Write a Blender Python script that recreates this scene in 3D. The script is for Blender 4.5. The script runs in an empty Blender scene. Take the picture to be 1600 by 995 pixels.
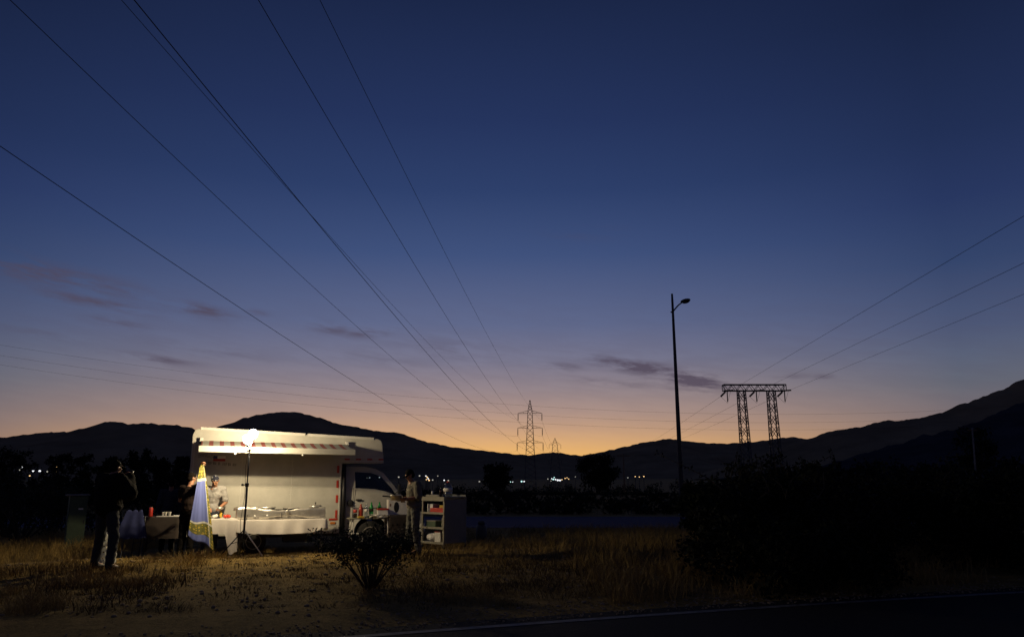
import bpy, math, random
from mathutils import Vector, Matrix, noise as mnoise
rnd = random.Random(7)
R = math.radians
scene = bpy.context.scene
COL = scene.collection

# ------------------------------------------------------------------ camera
CAM_H, FPX, HORIZON = 1.7, 1200.0, 745.0        # eye height, focal length in 1600-px units, horizon row
PITCH = math.atan((HORIZON - 497.5) / FPX)
cd = bpy.data.cameras.new('camera'); cam = bpy.data.objects.new('camera', cd); COL.objects.link(cam)
cam.location = (0, 0, CAM_H); cam.rotation_euler = (math.pi / 2 + PITCH, 0, 0)
cd.sensor_width = 36; cd.lens = 36 * FPX / 1600; cd.clip_start = 0.1; cd.clip_end = 20000
scene.camera = cam
SP, CP = math.sin(PITCH), math.cos(PITCH)
def ray(x, y):
    u = (497.5 - y) / FPX; fw = CP - u * SP
    return (x - 800) / FPX / fw, (SP + u * CP) / fw
def at(x, y, Y):
    a, b = ray(x, y); return Vector((a * Y, Y, CAM_H + b * Y))
def azel(x, y):
    a, b = ray(x, y); return math.atan(a), math.atan(b / math.sqrt(1 + a * a))

# ------------------------------------------------------------------ dusk sky (sun already set, just below the hills)
def lin(c):
    return tuple(((v / 255) / 12.92 if v / 255 <= .04045 else ((v / 255 + .055) / 1.055) ** 2.4) for v in c) + (1,)
world = bpy.data.worlds.new('World'); scene.world = world; world.use_nodes = True
nt = world.node_tree; nt.nodes.clear()
def N(t, **k):
    n = nt.nodes.new(t)
    for a, b in k.items(): setattr(n, a, b)
    return n
def M(op, a, b=None, c=None, clamp=False):
    n = N('ShaderNodeMath', operation=op); n.use_clamp = clamp
    for i, v in enumerate((a, b, c)):
        if v is None: continue
        if isinstance(v, (int, float)): n.inputs[i].default_value = v
        else: nt.links.new(v, n.inputs[i])
    return n.outputs[0]
tc = N('ShaderNodeTexCoord'); sep = N('ShaderNodeSeparateXYZ'); nt.links.new(tc.outputs['Generated'], sep.inputs[0])
DX, DY, DZ = sep.outputs
EL = M('ARCSINE', DZ); AZ = M('ARCTAN2', DX, DY)
def ramp(stops, fac):
    n = N('ShaderNodeValToRGB'); e = n.color_ramp.elements
    while len(e) < len(stops): e.new(0.5)
    for i, (el, c) in enumerate(stops):
        e[i].position = el / 60.0; e[i].color = lin(c)
    nt.links.new(fac, n.inputs[0]); return n.outputs[0]
ELF = M('DIVIDE', EL, R(60), clamp=True)
glow = ramp([(0, (244, 184, 96)), (1.5, (240, 184, 106)), (2.4, (224, 174, 118)), (3.4, (202, 161, 128)), (4.6, (177, 148, 135)), (6.4, (149, 134, 139)),
             (8.4, (122, 120, 141)), (11.2, (96, 105, 139)), (16.3, (64, 82, 125)), (21, (46, 64, 107)), (26, (37, 52, 93)), (34, (27, 39, 72)), (58, (16, 22, 46))], ELF)
flank = ramp([(0, (146, 108, 85)), (1.8, (141, 113, 101)), (3.6, (122, 109, 111)), (6.0, (100, 103, 116)), (7.7, (90, 98, 120)), (9.7, (76, 87, 118)),
              (13.8, (52, 69, 107)), (17.9, (40, 55, 96)), (22, (33, 47, 84)), (30, (24, 35, 65)), (45, (16, 23, 50)), (58, (14, 18, 42))], ELF)
anti = ramp([(0, (58, 56, 66)), (6, (74, 67, 80)), (14, (54, 58, 84)), (25, (32, 40, 72)), (40, (18, 24, 54)), (58, (14, 18, 42))], ELF)
SUN_AZ = R(-3)
OMC = M('SUBTRACT', 1.0, M('COSINE', M('SUBTRACT', AZ, SUN_AZ)))
def mix(f, a, b, bt='MIX'):
    n = N('ShaderNodeMix', data_type='RGBA', blend_type=bt)
    for s, v in ((n.inputs[0], f), (n.inputs[6], a), (n.inputs[7], b)):
        if isinstance(v, (int, float)): s.default_value = v
        elif isinstance(v, tuple): s.default_value = v
        else: nt.links.new(v, s)
    return n.outputs[2]
sky = mix(M('DIVIDE', OMC, .165, clamp=True), glow, flank)
sky = mix(M('DIVIDE', M('SUBTRACT', OMC, .165), 1.1, clamp=True), sky, anti)
# thin dusk clouds: wind-drawn noise gathered into a few streaks low in the west
cv = N('ShaderNodeCombineXYZ')
nt.links.new(M('MULTIPLY', AZ, 14.0), cv.inputs[0]); nt.links.new(M('MULTIPLY', M('ADD', EL, M('MULTIPLY', AZ, .12)), 75.0), cv.inputs[1])
nz = N('ShaderNodeTexNoise'); nz.inputs['Scale'].default_value = 1.0; nz.inputs['Detail'].default_value = 9; nz.inputs['Roughness'].default_value = .62
nt.links.new(cv.outputs[0], nz.inputs['Vector'])
CL = None
for (x, y, w, h, t, s) in [(70, 428, 130, 16, .10, 1.0), (150, 472, 75, 9, .10, .9), (180, 502, 45, 7, .1, .55), (312, 484, 46, 9, .12, 1.0), (400, 489, 18, 5, .1, .5),
                           (520, 514, 30, 8, .1, .8), (572, 520, 34, 7, -.05, .9), (250, 561, 52, 6, .08, .8), (1000, 574, 70, 10, .18, 1.5), (1075, 592, 55, 13, .16, 1.6),
                           (882, 573, 26, 6, .05, .7), (960, 598, 60, 7, .1, .4), (1090, 610, 60, 6, .1, .45), (1235, 588, 28, 4, .02, .6), (1290, 588, 20, 4, .02, .5),
                           (920, 366, 60, 10, 0, .16), (700, 545, 80, 16, .1, .25), (60, 520, 60, 8, .1, .25), (330, 548, 90, 9, .1, .25), (590, 560, 70, 8, .1, .25)]:
    a0, e0 = azel(x, y); a1, _ = azel(x + w, y); _, e1 = azel(x, y - h); wa, we = a1 - a0, e1 - e0
    da = M('SUBTRACT', AZ, a0)
    de = M('DIVIDE', M('SUBTRACT', M('ADD', EL, M('MULTIPLY', da, t)), e0), we)
    q = M('MULTIPLY', M('EXPONENT', M('MULTIPLY', M('ADD', M('POWER', M('ABSOLUTE', M('DIVIDE', da, wa)), 2), M('POWER', M('ABSOLUTE', de), 2)), -1.0)), s)
    CL = q if CL is None else M('MAXIMUM', CL, q)
CL = M('ADD', CL, M('MULTIPLY', M('EXPONENT', M('MULTIPLY', M('POWER', M('DIVIDE', M('SUBTRACT', EL, R(8)), R(5)), 2), -1.0)), .10))
cover = M('MULTIPLY', CL, M('MULTIPLY', M('SUBTRACT', nz.outputs['Fac'], .40), 5.5, clamp=True), clamp=True)
sky = mix(M('MULTIPLY', cover, .85), sky, lin((80, 70, 86)))
bg = N('ShaderNodeBackground'); bg.inputs[1].default_value = 1.0; nt.links.new(sky, bg.inputs[0])
wo = N('ShaderNodeOutputWorld'); nt.links.new(bg.outputs[0], wo.inputs[0])

vs = scene.view_settings
vs.view_transform = 'Standard'; vs.look = 'None'; vs.exposure = 0; vs.gamma = 1; vs.use_curve_mapping = False
scene.render.engine = 'CYCLES'
scene.cycles.use_denoising = True; scene.cycles.max_bounces = 5; scene.cycles.transparent_max_bounces = 10; scene.cycles.use_adaptive_sampling = True; scene.cycles.adaptive_threshold = .015

# ------------------------------------------------------------------ materials
MATS = {}
def mat(name, col, rough=.7, metal=0, var=0.0, scale=8, bump=0.0, col2=None, emit=None, estr=0, sheen=0, spec=.5, detail=6, alpha=None, trans=0):
    if name in MATS: return MATS[name]
    m = bpy.data.materials.new(name); m.use_nodes = True; t = m.node_tree; b = t.nodes['Principled BSDF']
    b.inputs['Base Color'].default_value = (*col, 1); b.inputs['Roughness'].default_value = rough; b.inputs['Metallic'].default_value = metal
    b.inputs['Specular IOR Level'].default_value = spec
    if sheen: b.inputs['Sheen Weight'].default_value = sheen
    if trans: b.inputs['Transmission Weight'].default_value = trans
    if emit: b.inputs['Emission Color'].default_value = (*emit, 1); b.inputs['Emission Strength'].default_value = estr
    if var or bump:
        c = t.nodes.new('ShaderNodeTexCoord'); n = t.nodes.new('ShaderNodeTexNoise')
        n.inputs['Scale'].default_value = scale; n.inputs['Detail'].default_value = detail; n.inputs['Roughness'].default_value = .65
        t.links.new(c.outputs['Object'], n.inputs['Vector'])
        if var:
            cr = t.nodes.new('ShaderNodeValToRGB'); c2 = col2 or tuple(v * (1 - var) for v in col)
            cr.color_ramp.elements[0].position = .35; cr.color_ramp.elements[1].position = .65
            cr.color_ramp.elements[0].color = (*c2, 1); cr.color_ramp.elements[1].color = (*col, 1)
            t.links.new(n.outputs['Fac'], cr.inputs[0]); t.links.new(cr.outputs[0], b.inputs['Base Color'])
        if bump:
            bp = t.nodes.new('ShaderNodeBump'); bp.inputs['Strength'].default_value = bump; bp.inputs['Distance'].default_value = .02
            t.links.new(n.outputs['Fac'], bp.inputs['Height']); t.links.new(bp.outputs[0], b.inputs['Normal'])
    MATS[name] = m; return m
def glass_mat(name, tint=(.9, .9, .9), gloss=.12):
    m = bpy.data.materials.new(name); m.use_nodes = True; t = m.node_tree; t.nodes.clear()
    o = t.nodes.new('ShaderNodeOutputMaterial'); tr = t.nodes.new('ShaderNodeBsdfTransparent'); g = t.nodes.new('ShaderNodeBsdfGlossy'); mx = t.nodes.new('ShaderNodeMixShader')
    tr.inputs[0].default_value = (*tint, 1); g.inputs['Roughness'].default_value = .03; mx.inputs[0].default_value = gloss
    t.links.new(tr.outputs[0], mx.inputs[1]); t.links.new(g.outputs[0], mx.inputs[2]); t.links.new(mx.outputs[0], o.inputs[0]); MATS[name] = m; return m
glass_mat('window_glass', (.55, .58, .58), .035); glass_mat('clear_plastic', (.8, .84, .86), .16)

def earth_mat():
    m = bpy.data.materials.new('dry_earth'); m.use_nodes = True; t = m.node_tree; b = t.nodes['Principled BSDF']; b.inputs['Roughness'].default_value = .95; b.inputs['Specular IOR Level'].default_value = .1
    c = t.nodes.new('ShaderNodeTexCoord')
    def nse(s, d, ro=.6):
        n = t.nodes.new('ShaderNodeTexNoise'); n.inputs['Scale'].default_value = s; n.inputs['Detail'].default_value = d; n.inputs['Roughness'].default_value = ro
        t.links.new(c.outputs['Object'], n.inputs['Vector']); return n.outputs['Fac']
    def rp(f, a, b_, ca, cb):
        n = t.nodes.new('ShaderNodeValToRGB'); n.color_ramp.elements[0].position = a; n.color_ramp.elements[1].position = b_
        n.color_ramp.elements[0].color = (*ca, 1); n.color_ramp.elements[1].color = (*cb, 1); t.links.new(f, n.inputs[0]); return n.outputs[0]
    def mx(f, a, b_):
        n = t.nodes.new('ShaderNodeMix'); n.data_type = 'RGBA'; t.links.new(f, n.inputs[0]); t.links.new(a, n.inputs[6]); t.links.new(b_, n.inputs[7]); return n.outputs[2]
    base = rp(nse(.55, 5), .35, .65, (.22, .14, .036), (.46, .315, .085))
    dark = rp(nse(2.3, 8, .72), .44, .58, (.07, .045, .016), (.37, .25, .085))
    fine = rp(nse(26, 6, .7), .38, .62, (.13, .085, .022), (.50, .355, .12))
    k = t.nodes.new('ShaderNodeValue'); k.outputs[0].default_value = .55
    k2 = t.nodes.new('ShaderNodeValue'); k2.outputs[0].default_value = .38
    t.links.new(mx(k2.outputs[0], mx(k.outputs[0], base, dark), fine), b.inputs['Base Color'])
    bp = t.nodes.new('ShaderNodeBump'); bp.inputs['Strength'].default_value = 1.0; bp.inputs['Distance'].default_value = .09
    t.links.new(nse(14, 8, .7), bp.inputs['Height']); t.links.new(bp.outputs[0], b.inputs['Normal']); MATS['dry_earth'] = m
earth_mat()
mat('asphalt', (.030, .029, .026), .9, var=.4, scale=30, bump=.6, spec=.12)
mat('road_paint', (.17, .17, .16), .7, var=.75, scale=9)
mat('sky_tinted_asphalt', (.020, .029, .105), .85, var=.3, scale=9, bump=.1, spec=.12)  # far road: blue base colour imitates reflected sky
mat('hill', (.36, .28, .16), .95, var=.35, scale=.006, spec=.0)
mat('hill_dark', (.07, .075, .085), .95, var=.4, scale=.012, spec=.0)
mat('straw', (.37, .25, .08), .8, var=.35, scale=3, spec=.2)
mat('straw_dark', (.15, .10, .04), .85, var=.4, scale=3, spec=.2)
mat('leaf', (.035, .045, .018), .7, var=.5, scale=2, spec=.2)
mat('leaf_dark', (.018, .022, .012), .8, var=.4, scale=1, spec=.1)
mat('bark', (.06, .045, .03), .9, var=.4, scale=20, bump=.5)
mat('truck_white', (.47, .46, .415), .45, var=.2, scale=2.2, bump=.03, detail=10)
mat('truck_trim', (.62, .61, .57), .5, var=.1, scale=3)
mat('black_plastic', (.014, .014, .016), .5)
mat('rubber', (.018, .018, .018), .85, bump=.2, scale=40)
mat('steel', (.62, .60, .55), .38, .75, var=.25, scale=9, bump=.05)
mat('steel_dull', (.42, .40, .37), .55, .6, var=.4, scale=7, bump=.1)
mat('dark_metal', (.035, .037, .045), .45, .7)
mat('galvanised', (.10, .10, .105), .6, .5, var=.3, scale=2)
mat('red_reflect', (.42, .035, .02), .35); mat('white_reflect', (.7, .68, .62), .35); mat('amber', (.5, .16, .02), .3)
mat('cloth_white', (.62, .585, .545), .9, bump=.12, scale=30, sheen=.2, var=.07)
mat('cloth_brown', (.05, .038, .032), .95, var=.25, scale=9, bump=.2)
mat('cloth_blue', (.022, .03, .11), .95, var=.25, scale=8, bump=.2)
mat('skin', (.42, .21, .12), .55, var=.15, scale=14); mat('skin_dark', (.30, .145, .085), .55, var=.15, scale=14)
mat('hair', (.010, .008, .007), .95, spec=.05)
mat('shirt_grey', (.36, .35, .34), .9, var=.2, scale=9, bump=.25); mat('dark_denim', (.016, .020, .030), .9, var=.3, scale=14, bump=.25); mat('denim', (.05, .065, .10), .9, var=.3, scale=14, bump=.25)
mat('black_cloth', (.008, .007, .007), .98, var=.3, scale=10, bump=.25, spec=.1); mat('brown_cloth', (.022, .015, .013), .95, var=.3, scale=10, bump=.25, spec=.1)
mat('slate_cloth', (.035, .04, .06), .95, var=.3, scale=10, bump=.25); mat('khaki', (.15, .135, .10), .9, var=.25, scale=10, bump=.25); mat('olive_trouser', (.13, .13, .11), .9, var=.3, scale=10, bump=.25)
mat('wood', (.20, .12, .06), .7, var=.4, scale=7, bump=.2)
mat('green_paint', (.060, .10, .055), .55, var=.25, scale=6, bump=.08)
mat('cart_white', (.26, .245, .19), .6, var=.12, scale=5); mat('cart_grey', (.17, .17, .16), .5, var=.15, scale=4)
mat('red_plastic', (.52, .04, .025), .4); mat('white_plastic', (.78, .77, .74), .45, var=.06, scale=9); mat('paper', (.80, .78, .72), .85, var=.12, scale=12, bump=.1)
mat('green_bottle', (.03, .30, .07), .15); mat('cola', (.02, .008, .006), .12); mat('red_drink', (.38, .05, .03), .2); mat('yellow', (.62, .42, .05), .5); mat('tomato', (.62, .06, .03), .25)
mat('blue_can', (.03, .05, .2), .35); mat('ink', (.03, .022, .02), .6); mat('flag_red', (.36, .03, .02), .6); mat('flag_blue', (.03, .04, .16), .6)
mat('concrete', (.22, .21, .19), .9, var=.2, scale=3, bump=.2)
mat('insulator', (.05, .035, .03), .3); mat('stone', (.30, .23, .14), .95, var=.3, scale=12, bump=.4)
mat('wire', (.018, .018, .020), .7)
def bulb_mat():
    m = bpy.data.materials.new('bulb_glow'); m.use_nodes = True; t = m.node_tree; t.nodes.clear()
    o = t.nodes.new('ShaderNodeOutputMaterial'); tr = t.nodes.new('ShaderNodeBsdfTransparent'); e = t.nodes.new('ShaderNodeEmission'); ad = t.nodes.new('ShaderNodeAddShader')
    e.inputs[0].default_value = (1, .90, .70, 1); e.inputs[1].default_value = 14
    t.links.new(tr.outputs[0], ad.inputs[0]); t.links.new(e.outputs[0], ad.inputs[1]); t.links.new(ad.outputs[0], o.inputs[0]); MATS['bulb_glow'] = m
bulb_mat()
def townmat(n, c, s): return mat(n, (.8, .8, .8), .4, emit=c, estr=s)
townmat('town_white', (.95, .97, 1), 1.3); townmat('town_amber', (1, .62, .25), 1.3); townmat('town_cyan', (.6, 1, .95), 1.3); townmat('town_dim', (.8, .75, .6), .5)

# ------------------------------------------------------------------ mesh builder
_ico = None
def ico():
    global _ico
    if _ico is None:
        import bmesh
        b = bmesh.new(); bmesh.ops.create_icosphere(b, subdivisions=2, radius=1)
        b.verts.ensure_lookup_table(); _ico = ([v.co.copy() for v in b.verts], [[v.index for v in f.verts] for f in b.faces]); b.free()
    return _ico
class MB:
    def __init__(s): s.v = []; s.f = []
    def add(s, vs, fs):
        o = len(s.v); s.v += [tuple(v) for v in vs]; s.f += [[i + o for i in f] for f in fs]; return s
    def box(s, c, d, rot=None):
        x, y, z = (k / 2 for k in d); c = Vector(c)
        vs = [Vector(p) for p in ((-x, -y, -z), (x, -y, -z), (x, y, -z), (-x, y, -z), (-x, -y, z), (x, -y, z), (x, y, z), (-x, y, z))]
        if rot is not None: vs = [rot @ v for v in vs]
        return s.add([v + c for v in vs], [[0, 3, 2, 1], [4, 5, 6, 7], [0, 1, 5, 4], [1, 2, 6, 5], [2, 3, 7, 6], [3, 0, 4, 7]])
    def bar(s, a, b, w, h=None):
        a, b = Vector(a), Vector(b); d = b - a
        return s.box((a + b) / 2, (w, h or w, d.length), d.to_track_quat('Z', 'Y').to_matrix())
    def tube(s, pts, rad, n=8, caps=True):
        pts = [Vector(p) for p in pts]
        if isinstance(rad, (int, float)): rad = [rad] * len(pts)
        vs, fs = [], []; up = Vector((0, 0, 1))
        for i, p in enumerate(pts):
            d = (pts[min(i + 1, len(pts) - 1)] - pts[max(i - 1, 0)]).normalized()
            if i == 0:
                ref = up if abs(d.z) < .9 else Vector((1, 0, 0)); u = d.cross(ref).normalized()
            else:
                u = (u - d * u.dot(d)).normalized()
            w = d.cross(u)
            for k in range(n):
                a = 2 * math.pi * k / n; vs.append(p + (u * math.cos(a) + w * math.sin(a)) * rad[i])
        for i in range(len(pts) - 1):
            for k in range(n): fs.append([i * n + k, i * n + (k + 1) % n, (i + 1) * n + (k + 1) % n, (i + 1) * n + k])
        if caps: fs.append(list(range(n))[::-1]); fs.append([(len(pts) - 1) * n + k for k in range(n)])
        return s.add(vs, fs)
    def ell(s, c, r, rot=None):
        vs, fs = ico(); c = Vector(c); r = (r, r, r) if isinstance(r, (int, float)) else r
        o = []
        for v in vs:
            p = Vector((v.x * r[0], v.y * r[1], v.z * r[2])); o.append((rot @ p if rot is not None else p) + c)
        return s.add(o, fs)
    def cone(s, a, b, ra, rb): s.ell(a, ra); s.ell(b, rb); return s.tube([a, b], [ra, rb], 14)
    def lathe(s, c, prof, n=20, sx=1, sy=1):
        vs, fs = [], []; c = Vector(c)
        for r, z in prof:
            for k in range(n):
                a = 2 * math.pi * k / n; vs.append(c + Vector((r * math.cos(a) * sx, r * math.sin(a) * sy, z)))
        for i in range(len(prof) - 1):
            for k in range(n): fs.append([i * n + k, i * n + (k + 1) % n, (i + 1) * n + (k + 1) % n, (i + 1) * n + k])
        fs.append(list(range(n))[::-1]); fs.append([(len(prof) - 1) * n + k for k in range(n)])
        return s.add(vs, fs)
    def prism(s, pts, y0, y1, yf=None):
        """polygon in x,z thickened along y; yf(x, z) shifts both skins"""
        n = len(pts); g = yf or (lambda x, z: 0)
        vs = [(x, y0 + g(x, z), z) for x, z in pts] + [(x, y1 + g(x, z), z) for x, z in pts]
        return s.add(vs, [list(range(n)), [n + k for k in range(n)][::-1]] + [[k, n + k, n + (k + 1) % n, (k + 1) % n] for k in range(n)])
    def grid(s, fn, nu, nv):
        vs = [fn(i / nu, j / nv) for j in range(nv + 1) for i in range(nu + 1)]
        return s.add(vs, [[j * (nu + 1) + i, j * (nu + 1) + i + 1, (j + 1) * (nu + 1) + i + 1, (j + 1) * (nu + 1) + i] for j in range(nv) for i in range(nu)])
    def mesh(s, name, m=None, smooth=False):
        me = bpy.data.meshes.new(name); me.from_pydata(s.v, [], s.f); me.update()
        if m: me.materials.append(MATS[m] if isinstance(m, str) else m)
        if smooth: me.polygons.foreach_set('use_smooth', [True] * len(me.polygons))
        return me
    def build(s, name, m, parent=None, smooth=False, bevel=0, loc=None, fix=True):
        me = s.mesh(name, m, smooth)
        if fix:
            import bmesh
            b = bmesh.new(); b.from_mesh(me); bmesh.ops.recalc_face_normals(b, faces=b.faces); b.to_mesh(me); b.free()
        return link(name, me, parent, bevel, loc)
def link(name, me, parent=None, bevel=0, loc=None):
    o = bpy.data.objects.new(name, me); COL.objects.link(o)
    if parent is not None: o.parent = parent
    if loc is not None: o.location = loc
    if bevel:
        md = o.modifiers.new('bevel', 'BEVEL'); md.width = bevel; md.segments = 2; md.limit_method = 'ANGLE'; md.angle_limit = R(40)
    return o
def tag(o, label=None, cat=None, group=None, kind=None):
    for k, v in (('label', label), ('category', cat), ('group', group), ('kind', kind)):
        if v: o[k] = v
    return o
def thing(name, label, cat, loc=(0, 0, 0), rz=0, group=None):
    o = bpy.data.objects.new(name, None); COL.objects.link(o); o.location = loc; o.rotation_euler = (0, 0, rz); o.empty_display_size = .1
    return tag(o, label, cat, group)
def copy_tree(o, parent=None):
    c = o.copy(); COL.objects.link(c); c.parent = parent
    for ch in [k for k in o.children]: copy_tree(ch, c)
    return c

# ------------------------------------------------------------------ terrain
RD = Vector((.944, .331)); RN = Vector((-.331, .944))        # near road: along, across
def smooth(a, b, t):
    t = max(0, min(1, (t - a) / (b - a))); return t * t * (3 - 2 * t)
def edge_d(t):
    q = max(-2.0, min(13.0, t)); d = 7.85 + .12 * (1 - ((q - 5.6) / 4.4) ** 2)
    if t > 13: d += (t - 13) * -.12 * 2 * 7.4 / 4.4 ** 2 * .5
    return d
def gz(x, y):
    d = RN.x * x + RN.y * y
    z = .2 * (1 - smooth(15.5, 19.5, d)) - 4.0 * smooth(60, 240, y)
    if abs(x) > 300 or y > 2000: return z
    amp = smooth(9.0, 10.5, d) * (1 - smooth(24, 26, y) * (1 - smooth(36, 40, y)))
    if amp > 0:
        z += amp * (.05 * mnoise.noise((x * .45, y * .45, 0)) + .030 * mnoise.noise((x * 1.7, y * 1.7, 3)) + .015 * mnoise.noise((x * 5, y * 5, 7)))
    return z
def axis(lo, hi, step, far_lo, far_hi, g=1.16):
    a = []; v, s = lo, step
    while v > far_lo: s *= g; v -= s; a.append(v)
    a = a[::-1]; v = lo
    while v < hi: a.append(v); v += step
    s = step
    while v < far_hi: a.append(v); s *= g; v += s
    return a + [far_hi]
xs = axis(-13, 12, .14, -7000, 7000); ys = axis(7.5, 27, .14, -300, 7500)
g = MB(); g.v = [(x, y, gz(x, y)) for y in ys for x in xs]; W = len(xs)
g.f = [[j * W + i, j * W + i + 1, (j + 1) * W + i + 1, (j + 1) * W + i] for j in range(len(ys) - 1) for i in range(W - 1)]
tag(g.build('ground', 'dry_earth', smooth=True, fix=False), kind='structure')
# near road with its painted edge line
def road_strip(name, d0, d1, z, m, parent=None, t0=-160, t1=160):
    b = MB(); ts = []; t = t0
    while t < t1: ts.append(t); t += .5 if -6 < t < 18 else 4
    for t in ts:
        for d in (d0, d1):
            dd = d + edge_d(t); p = RD * t + RN * dd; b.v.append((p.x, p.y, z))
    b.f = [[2 * i, 2 * i + 2, 2 * i + 3, 2 * i + 1] for i in range(len(ts) - 1)]
    return b.build(name, m, parent)
road = tag(road_strip('road', -7.2, .38, .206, 'asphalt'), kind='structure')
road_strip('edge_line', -.06, .06, .2105, 'road_paint', road)
road_strip('edge_line', -6.9, -6.78, .2105, 'road_paint', road)
# the farther road, a band across the field with the sky's reflection painted in as blue
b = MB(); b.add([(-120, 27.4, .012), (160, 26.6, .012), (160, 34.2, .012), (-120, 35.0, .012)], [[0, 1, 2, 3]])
far_road = tag(b.build('road', 'sky_tinted_asphalt'), kind='structure')
for y in (27.6, 34.4):
    b = MB(); b.add([(-120, y + .2, .0165), (160, y - .6, .0165), (160, y - .5, .0165), (-120, y + .3, .0165)], [[0, 1, 2, 3]]); b.build('edge_line', 'road_paint', far_road)

# ------------------------------------------------------------------ hills
def hill(name, ridge, D, front, m, rough, seed, base=-6):
    xs_ = [p[0] for p in ridge]
    def top(x):
        for (x0, y0), (x1, y1) in zip(ridge, ridge[1:]):
            if x0 <= x <= x1:
                return y0 + (y1 - y0) * (x - x0) / (x1 - x0)
        return ridge[0][1] if x < xs_[0] else ridge[-1][1]
    n = int((xs_[-1] - xs_[0]) / 4); rows = 22; mb = MB()
    def fn(u, v):
        x = xs_[0] + (xs_[-1] - xs_[0]) * u
        yy = sum(top(x + k) for k in (-5, 0, 5)) / 3
        P = at(x, yy, D)
        # v: 0 foot .. 0.8 ridge .. 1 back slope
        if v <= .8:
            q = v / .8; Y = D - front * (1 - q); h = base + (P.z - base) * (q ** 1.25)
            k = math.sin(math.pi * q)
        else:
            q = (v - .8) / .2; Y = D + front * .7 * q; h = P.z + (base - P.z) * q; k = 0
        X = P.x
        nzv = mnoise.fractal((X * .004 + seed, Y * .004, 1.3), 1.0, 2.1, 5)
        h += k * (P.z - base) * .16 * nzv
        if v == .8: h += rough * mnoise.fractal((X * .03 + seed, 2, 0), .8, 2.0, 4)
        return Vector((X, Y, h))
    mb.grid(fn, n, rows if rows % 5 == 0 else 20)
    return tag(mb.build(name, m, smooth=True, fix=False), kind='structure')
hill('hills', [(-420, 720), (-200, 702), (-60, 692), (0, 684), (30, 680), (60, 676), (110, 674), (140, 667), (172, 657), (200, 662), (235, 661), (275, 664), (300, 669), (340, 684), (400, 700), (460, 720), (520, 748)], 2600, 900, 'hill', 4.5, 1)
hill('hills', [(180, 748), (260, 720), (320, 688), (350, 669), (375, 655), (400, 648), (430, 644), (460, 643), (500, 652), (530, 663), (560, 667), (590, 674), (620, 675), (660, 688), (700, 697), (740, 702), (800, 709), (860, 722), (940, 748)], 3200, 1100, 'hill', 4.5, 2)
hill('hills', [(620, 748), (700, 716), (780, 708), (830, 711), (862, 706), (880, 708), (905, 712), (940, 706), (1000, 692), (1045, 685), (1090, 691), (1130, 693), (1180, 690), (1235, 682), (1262, 686), (1300, 684), (1360, 700), (1500, 748)], 3900, 1300, 'hill', 4.5, 3)
hill('hills', [(1080, 748), (1180, 712), (1235, 694), (1262, 686), (1290, 675), (1330, 669), (1385, 657), (1420, 656), (1470, 645), (1500, 632), (1550, 615), (1600, 592), (1680, 560), (1780, 545), (1950, 560), (2200, 600)], 2100, 900, 'hill', 4.5, 4)
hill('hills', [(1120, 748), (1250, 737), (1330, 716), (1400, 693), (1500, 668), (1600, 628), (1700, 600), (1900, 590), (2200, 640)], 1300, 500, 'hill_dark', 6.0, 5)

# ------------------------------------------------------------------ vegetation builders
def leaf_cloud(mb, clumps, per, size, seed, flat=.8):
    r = random.Random(seed)
    for (c, rad) in clumps:
        c = Vector(c)
        for _ in range(per):
            d = Vector((r.gauss(0, 1), r.gauss(0, 1), r.gauss(0, 1) * flat)); d = d.normalized() * rad * (r.random() ** .45)
            p = c + d; a = Vector((r.gauss(0, 1), r.gauss(0, 1), r.gauss(0, 1))).normalized(); b_ = a.cross(Vector((r.gauss(0, 1), r.gauss(0, 1), r.gauss(0, 1)))).normalized()
            s = size * r.uniform(.6, 1.3)
            mb.add([p, p + a * s * .5 + b_ * s * .28, p + a * s, p + a * s * .5 - b_ * s * .28], [[0, 1, 2, 3]])
def tree_mesh(h, w, seed, per=70, leaf=.28, trunk_frac=.3, nclump=26):
    r = random.Random(seed); tb, cb = MB(), MB()
    tb.tube([(0, 0, -.3), (.05 * w, .0, h * trunk_frac * .6), (0, .03 * w, h * trunk_frac), (.02 * w, 0, h * .62)], [w * .055, w * .042, w * .036, w * .012], 8)
    clumps = []
    for k in range(nclump):
        a = r.uniform(0, 6.283); q = r.random() ** .5; zz = r.uniform(trunk_frac + .03, .93)
        prof = math.sin(math.pi * min(1, max(0.06, (zz - trunk_frac * .75) / (1.03 - trunk_frac * .75)))) ** .55
        p = Vector((math.cos(a) * q * w * .42 * prof, math.sin(a) * q * w * .42 * prof, h * zz)); clumps.append((p, w * r.uniform(.09, .17)))
        if k % 2 == 0: tb.tube([(0, 0, h * trunk_frac * r.uniform(.7, 1.1)), p * .55 + Vector((0, 0, h * .14)), p], [w * .02, w * .012, w * .004], 5)
    leaf_cloud(cb, clumps, per, leaf, seed + 1)
    return tb, cb
def tree(name, label, loc, h, w, seed, group=None, leafm='leaf_dark', **k):
    t = thing(name, label, 'tree', loc, 0, group); tb, cb = tree_mesh(h, w, seed, **k)
    tb.build('trunk', 'bark', t, True, fix=False); cb.build('crown', leafm, t, fix=False); return t
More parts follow.
